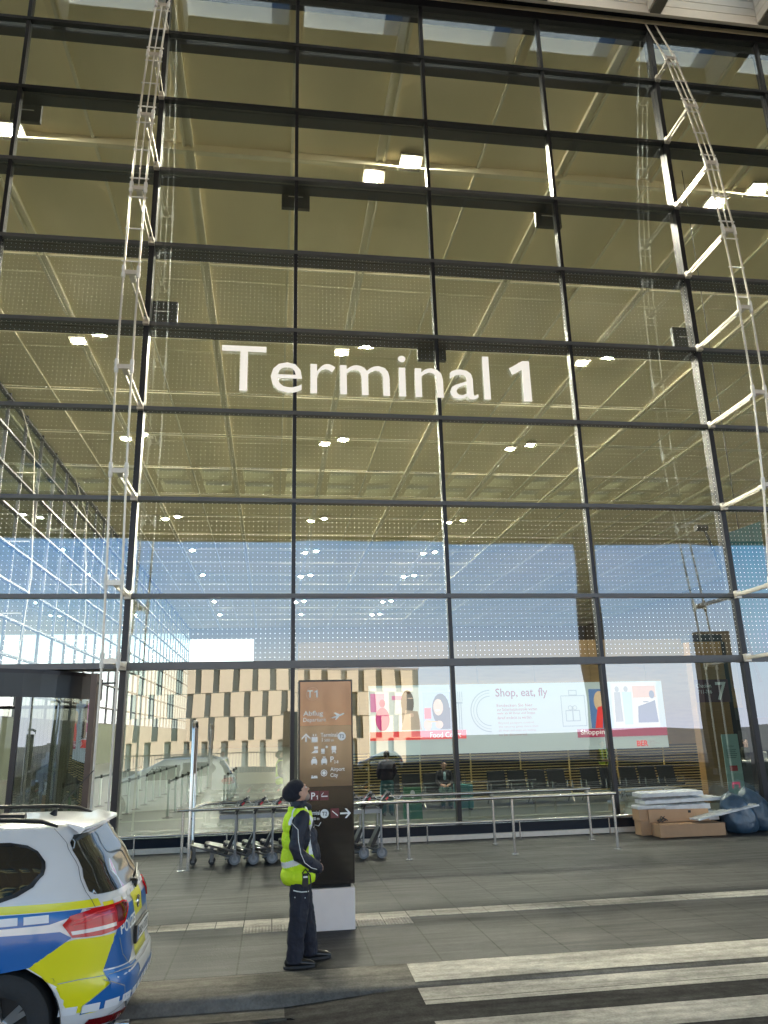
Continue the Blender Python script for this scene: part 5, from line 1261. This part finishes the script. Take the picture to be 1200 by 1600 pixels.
# vest: back, shoulder strap and flank around a wide armhole
vs_ = [('e', (-.022, 0, 1.33), (.168, .220, .17)), ('e', (-.008, 0, 1.18), (.188, .215, .20)), ('e', (-.005, 0, 1.0), (.205, .222, .22)), ('e', (-.008, 0, .84), (.200, .222, .12)),
       ('c', [((-.03, -.15, 1.445), .086), ((-.03, .15, 1.445), .086)]), ('c', [((-.045, 0, 1.44), .095), ((-.05, 0, 1.49), .088)])]
def vcut(c):
    if c.z < .755+.25*max(0, c.x) or c.z > 1.505: return True
    if c.x > .10 + .03*math.sin(c.z*9): return True                 # open front
    if abs(c.y) > .12:
        dx, dz = (c.x+.035)/.105, (c.z-1.255)/.20
        if dx*dx+dz*dz < 1: return True                             # armhole
    return False
def vmi(c):
    if .985 < c.z-.35*(c.x) < 1.045 and c.x < .05: return 1          # horizontal band round the back
    if c.x > .052 and 1.05 < c.z < 1.34: return 1                    # front edge
    if 1.34 < c.z and abs(abs(c.y)-.155) < .020: return 1            # shoulder braces
    return 0
vm = blob_mesh('safety_vest', vs_, [hiviz, tape], .007, 3, cut=vcut, mi=vmi)
o = put(vm, man); md = o.modifiers.new('s', 'SOLIDIFY'); md.thickness = .004; md.offset = 1
md = o.modifiers.new('d', 'DISPLACE'); md.texture = t_; md.strength = .030; md.mid_level = .42
# trousers and shoes
tr_ = [('e', (-.005, 0, .90), (.128, .168, .10)), ('c', [((-.015, -.085, .86), .108), ((-.03, -.10, .62), .100), ((-.04, -.108, .42), .094), ((-.065, -.115, .20), .088), ((-.078, -.118, .075), .084)]),
       ('c', [((.0, .085, .86), .108), ((.035, .10, .62), .100), ((.068, .108, .42), .094), ((.105, .115, .20), .088), ((.122, .118, .075), .084)])]
tm = blob_mesh('trousers', tr_, [navy2], .008, 3, cut=lambda c: c.z < .055)
o = put(tm, man); t2 = bpy.data.textures.new('creases', 'CLOUDS'); t2.noise_scale = .09; md = o.modifiers.new('d', 'DISPLACE'); md.texture = t2; md.strength = .034
bvh = BVHTree.FromObject(o, bpy.context.evaluated_depsgraph_get())
pipe([(-.10, .72), (-.02, .705), (.06, .70)], .006).build('pocket_tape', tape, man, True)
for a, b in ((-.085, .655), (.02, .645)): q = MB(); q.ell(tuple(on((a, b))), (.006, .004, .006), 6); q.build('snap_button', tape, man, 'all')
q = MB(); c = on((.015, .80), .02); q.box(c[0]-.03, c[0]+.03, c[1]-.02, c[1]+.02, .76, .88)
q.tube([(c[0]-.03, c[1], .88), (c[0], c[1]-.01, .92), (c[0]+.05, c[1], .86), (c[0]+.06, c[1], .78)], .008, 6)
for k in range(3): q.box(c[0]+.02+k*.018, c[0]+.028+k*.018, c[1]-.015, c[1]-.009, .70, .76)
q.build('key_pouch', black_plastic, man, bevel=.005)
q = MB(); q.box(c[0]-.022, c[0]+.022, c[1]-.024, c[1]-.019, .84, .856); q.build('pouch_label', tape, man)
for (x, y, a) in ((-.085, -.118, -4), (.125, .118, 6)):
    M_ = Matrix.Rotation(R(a), 3, 'Z')
    sm_ = [('e', (x, y, 0), (1, 1, 1))]
    pts = [Vector((-.055, 0, .055)), Vector((.0, 0, .062)), Vector((.08, -.004, .048)), Vector((.165, -.006, .034)), Vector((.195, -.006, .028))]; rr2_ = [.044, .046, .042, .034, .024]
    shp = [('c', [(tuple(Vector((x, y, 0))+M_ @ p), r) for p, r in zip(pts, rr2_)]), ('e', tuple(Vector((x, y, .085))+M_ @ Vector((-.02, 0, 0))), (.05, .042, .035))]
    m_ = blob_mesh('shoe', shp, [shoe_m], .006, 3, cut=None); so_ = put(m_, man)
    for v in m_.vertices:
        if v.co.z < .016: v.co.z = .016
    q = MB(); q.prism([tuple((Vector((x, y, 0))+M_ @ Vector(p))[:2]) for p in ((-.098, -.03, 0), (-.105, 0, 0), (-.098, .03, 0), (-.03, .042, 0), (.08, .046, 0), (.16, .040, 0), (.205, .022, 0), (.216, 0, 0), (.205, -.028, 0), (.16, -.048, 0), (.08, -.050, 0), (-.03, -.042, 0))], 'z', .001, .026)
    q.build('sole', rubber, so_, bevel=.004)

def simple_person(loc, rz, label, pose, top, legs, hair, hat=None, group=None, extras=None):
    e = empty('person', loc, label, 'person', group, rz)
    if pose == 'stand': hip, kn, an, hc = .90, (.02, .50), (.0, .09), (.0, 0, 1.62)
    if pose == 'sit': hc = (.0, 0, 1.22)
    hs, HW_, HM_ = head_shapes(hc, R(-4), 0)
    if pose == 'stand':
        arms = [('c', [((0, s*.17, 1.40), .050), ((.0, s*.235, 1.15), .043), ((.14, s*.19, 1.02), .034), ((.20, s*.10, 1.05), .028)]) for s in (-1, 1)]
        hands = sum([hand_shapes((.20, s*.10, 1.05), (.5, -s*.9, .1), (0, 0, -1), .95, .8) for s in (-1, 1)], [])
        lg = [('c', [((0, s*.09, .88), .088), ((.02, s*.10, .50), .060), ((-.0, s*.105, .09), .042)]) for s in (-1, 1)] + [('c', [((-.03, s*.105, .04), .034), ((.15, s*.12, .03), .026)]) for s in (-1, 1)]
        tor = [('e', (0, 0, 1.27), (.115, .18, .19)), ('e', (0, 0, 1.05), (.11, .15, .17)), ('e', (0, 0, .92), (.115, .155, .11)), ('c', [((0, 0, 1.40), .058), ((0, 0, 1.53), .054)])]
        cl_t = [('e', (0, 0, 1.28), (.14, .20, .19)), ('e', (.01, 0, 1.05), (.145, .185, .22)), ('c', [((0, -.14, 1.41), .068), ((0, .14, 1.41), .068)])] + [('c', [((0, s*.18, 1.40), .068), ((0, s*.245, 1.15), .060), ((.13, s*.20, 1.02), .050)]) for s in (-1, 1)]
        cl_l = [('e', (0, 0, .90), (.13, .17, .10))] + [('c', [((0, s*.09, .86), .105), ((.02, s*.10, .50), .082), ((0, s*.105, .10), .070)]) for s in (-1, 1)]
        ctl = lambda c: c.z < .86; cll = lambda c: c.z < .05 or c.z > .96; ft = [(-.0, s*.105, .0) for s in (-1, 1)]
    else:
        arms = [('c', [((0, s*.17, 1.0), .050), ((.05, s*.22, .76), .043), ((.25, s*.15, .66), .034), ((.33, s*.08, .66), .028)]) for s in (-1, 1)]
        hands = sum([hand_shapes((.33, s*.08, .66), (.9, -s*.3, -.1), (0, 0, -1), .95, .7) for s in (-1, 1)], [])
        lg = [('c', [((0, s*.09, .50), .088), ((.42, s*.11, .50), .062), ((.44, s*.11, .28), .055), ((.44, s*.11, .09), .042)]) for s in (-1, 1)] + [('c', [((.41, s*.11, .04), .034), ((.60, s*.13, .03), .026)]) for s in (-1, 1)]
        tor = [('e', (0, 0, .88), (.115, .18, .19)), ('e', (.02, 0, .66), (.12, .15, .17)), ('c', [((0, 0, 1.0), .058), ((0, 0, 1.13), .054)])]
        cl_t = [('e', (0, 0, .88), (.15, .20, .19)), ('e', (.02, 0, .68), (.165, .20, .20)), ('c', [((0, -.14, 1.01), .068), ((0, .14, 1.01), .068)])] + [('c', [((0, s*.18, 1.0), .068), ((.05, s*.23, .76), .060), ((.24, s*.16, .66), .050)]) for s in (-1, 1)]
        cl_l = [('c', [((0, s*.09, .50), .108), ((.42, s*.11, .50), .085), ((.45, s*.11, .28), .075), ((.44, s*.11, .10), .070)]) for s in (-1, 1)]
        ctl = lambda c: c.z < .48; cll = lambda c: c.z < .06; ft = [(.44, s*.11, .0) for s in (-1, 1)]
    put(blob_mesh('body', hs+tor+arms+hands+lg, [skin_m], .009, 1), e)
    for nm, sh, m_, ct in (('jacket', cl_t, top, ctl), ('trousers', cl_l, legs, cll)):
        o = put(blob_mesh(nm, sh, [m_], .013, 3, cut=ct), e); md = o.modifiers.new('d', 'DISPLACE'); md.texture = t_; md.strength = .02; md.mid_level = .4
    inv = HM_.transposed(); H0 = Vector(hc)
    o = put(blob_mesh('hair' if not hat else 'cap', [('e', HW_(-.02, 0, .035), (.104, .086, .092), HM_), ('e', HW_(-.04, 0, -.02), (.08, .084, .07), HM_)], [hat or hair], .010, 2, cut=lambda c: (lambda l: l.z < -.06 or (l.x > .03 and l.z < .05))(inv @ (c-H0))), e)
    for s in (-1, 1):
        q = MB(); q.ell(tuple(HW_(.092, s*.032, .006)), (.008, .010, .006), 6); q.build('eye', mat('dark_iris', (.02, .015, .012), .1), e, 'all')
    for p in ft:
        sh_ = [('c', [((p[0]-.06, p[1], .05), .045), ((p[0]+.06, p[1]*1.05, .045), .043), ((p[0]+.17, p[1]*1.1, .034), .03)])]
        m_ = blob_mesh('shoe', sh_, [shoe_m], .010, 2)
        for v in m_.vertices: v.co.z = max(v.co.z, .002)
        put(m_, e)
    if extras: extras(e)
    return e
dark_coat = mat('black_wool_coat', (.014, .014, .017), .8, 0, .2, 12); teal_j = mat('teal_jeans', (.02, .10, .11), .75, 0, .2, 12); hair_d = mat('dark_brown_hair', (.03, .018, .012), .6, 0, .4, 50)
def shirt(e):
    o = put(blob_mesh('shirt', [('e', (.10, 0, .86), (.07, .06, .18)), ('e', (.12, 0, .66), (.065, .06, .14))], [mat('pale_blue_shirt', (.35, .50, .55), .7)], .012, 2, cut=lambda c: c.x < .10), e)
simple_person((12.05, 7.15, .006), R(-96), 'man in a flat cap and dark coat sitting on the seats behind the rails', 'sit', dark_coat, mat('green_grey_trousers', (.05, .11, .10), .8), hair_d, hat=dark_coat, extras=shirt)
simple_person((10.0, 5.3, .006), R(96), 'person in teal jeans bending over seats with back to the glass behind the trolleys', 'stand', mat('dark_plum_coat', (.03, .012, .018), .8), teal_j, hair_d)
simple_person((22.2, 7.1, .006), R(-90), 'clerk in dark clothes standing behind the service counter at the right edge', 'stand', mat('dark_green_jacket', (.03, .035, .025), .8), navy2, hair_d)
def vest2(e):
    def vc(c): return c.z < .84 or c.z > 1.44 or (abs(c.y) > .13 and ((c.x)/.10)**2+((c.z-1.25)/.17)**2 < 1) or (c.x > .02 and abs(c.y) < .035)
    put(blob_mesh('safety_vest', [('e', (0, 0, 1.28), (.155, .215, .20)), ('e', (.01, 0, 1.03), (.16, .20, .23)), ('c', [((0, -.14, 1.41), .078), ((0, .14, 1.41), .078)])], [hiviz, tape], .010, 3, cut=vc, mi=lambda c: 1 if (1.0 < c.z < 1.05 or (abs(abs(c.y)-.10) < .022 and c.z > 1.05)) else 0), e)
simple_person((18.75, -10.6, 0), R(78), 'guard in yellow vest outside the frame, mirrored in the glass under the banner', 'stand', navy, navy2, hair_d, hat=knit, extras=vest2)
e2 = simple_person((4.6, -19.5, -.125), R(80), 'bystander with yellow vest behind the camera, mirrored left of the sign', 'stand', mat('olive_parka', (.05, .05, .03), .8), navy2, hair_d, extras=vest2)
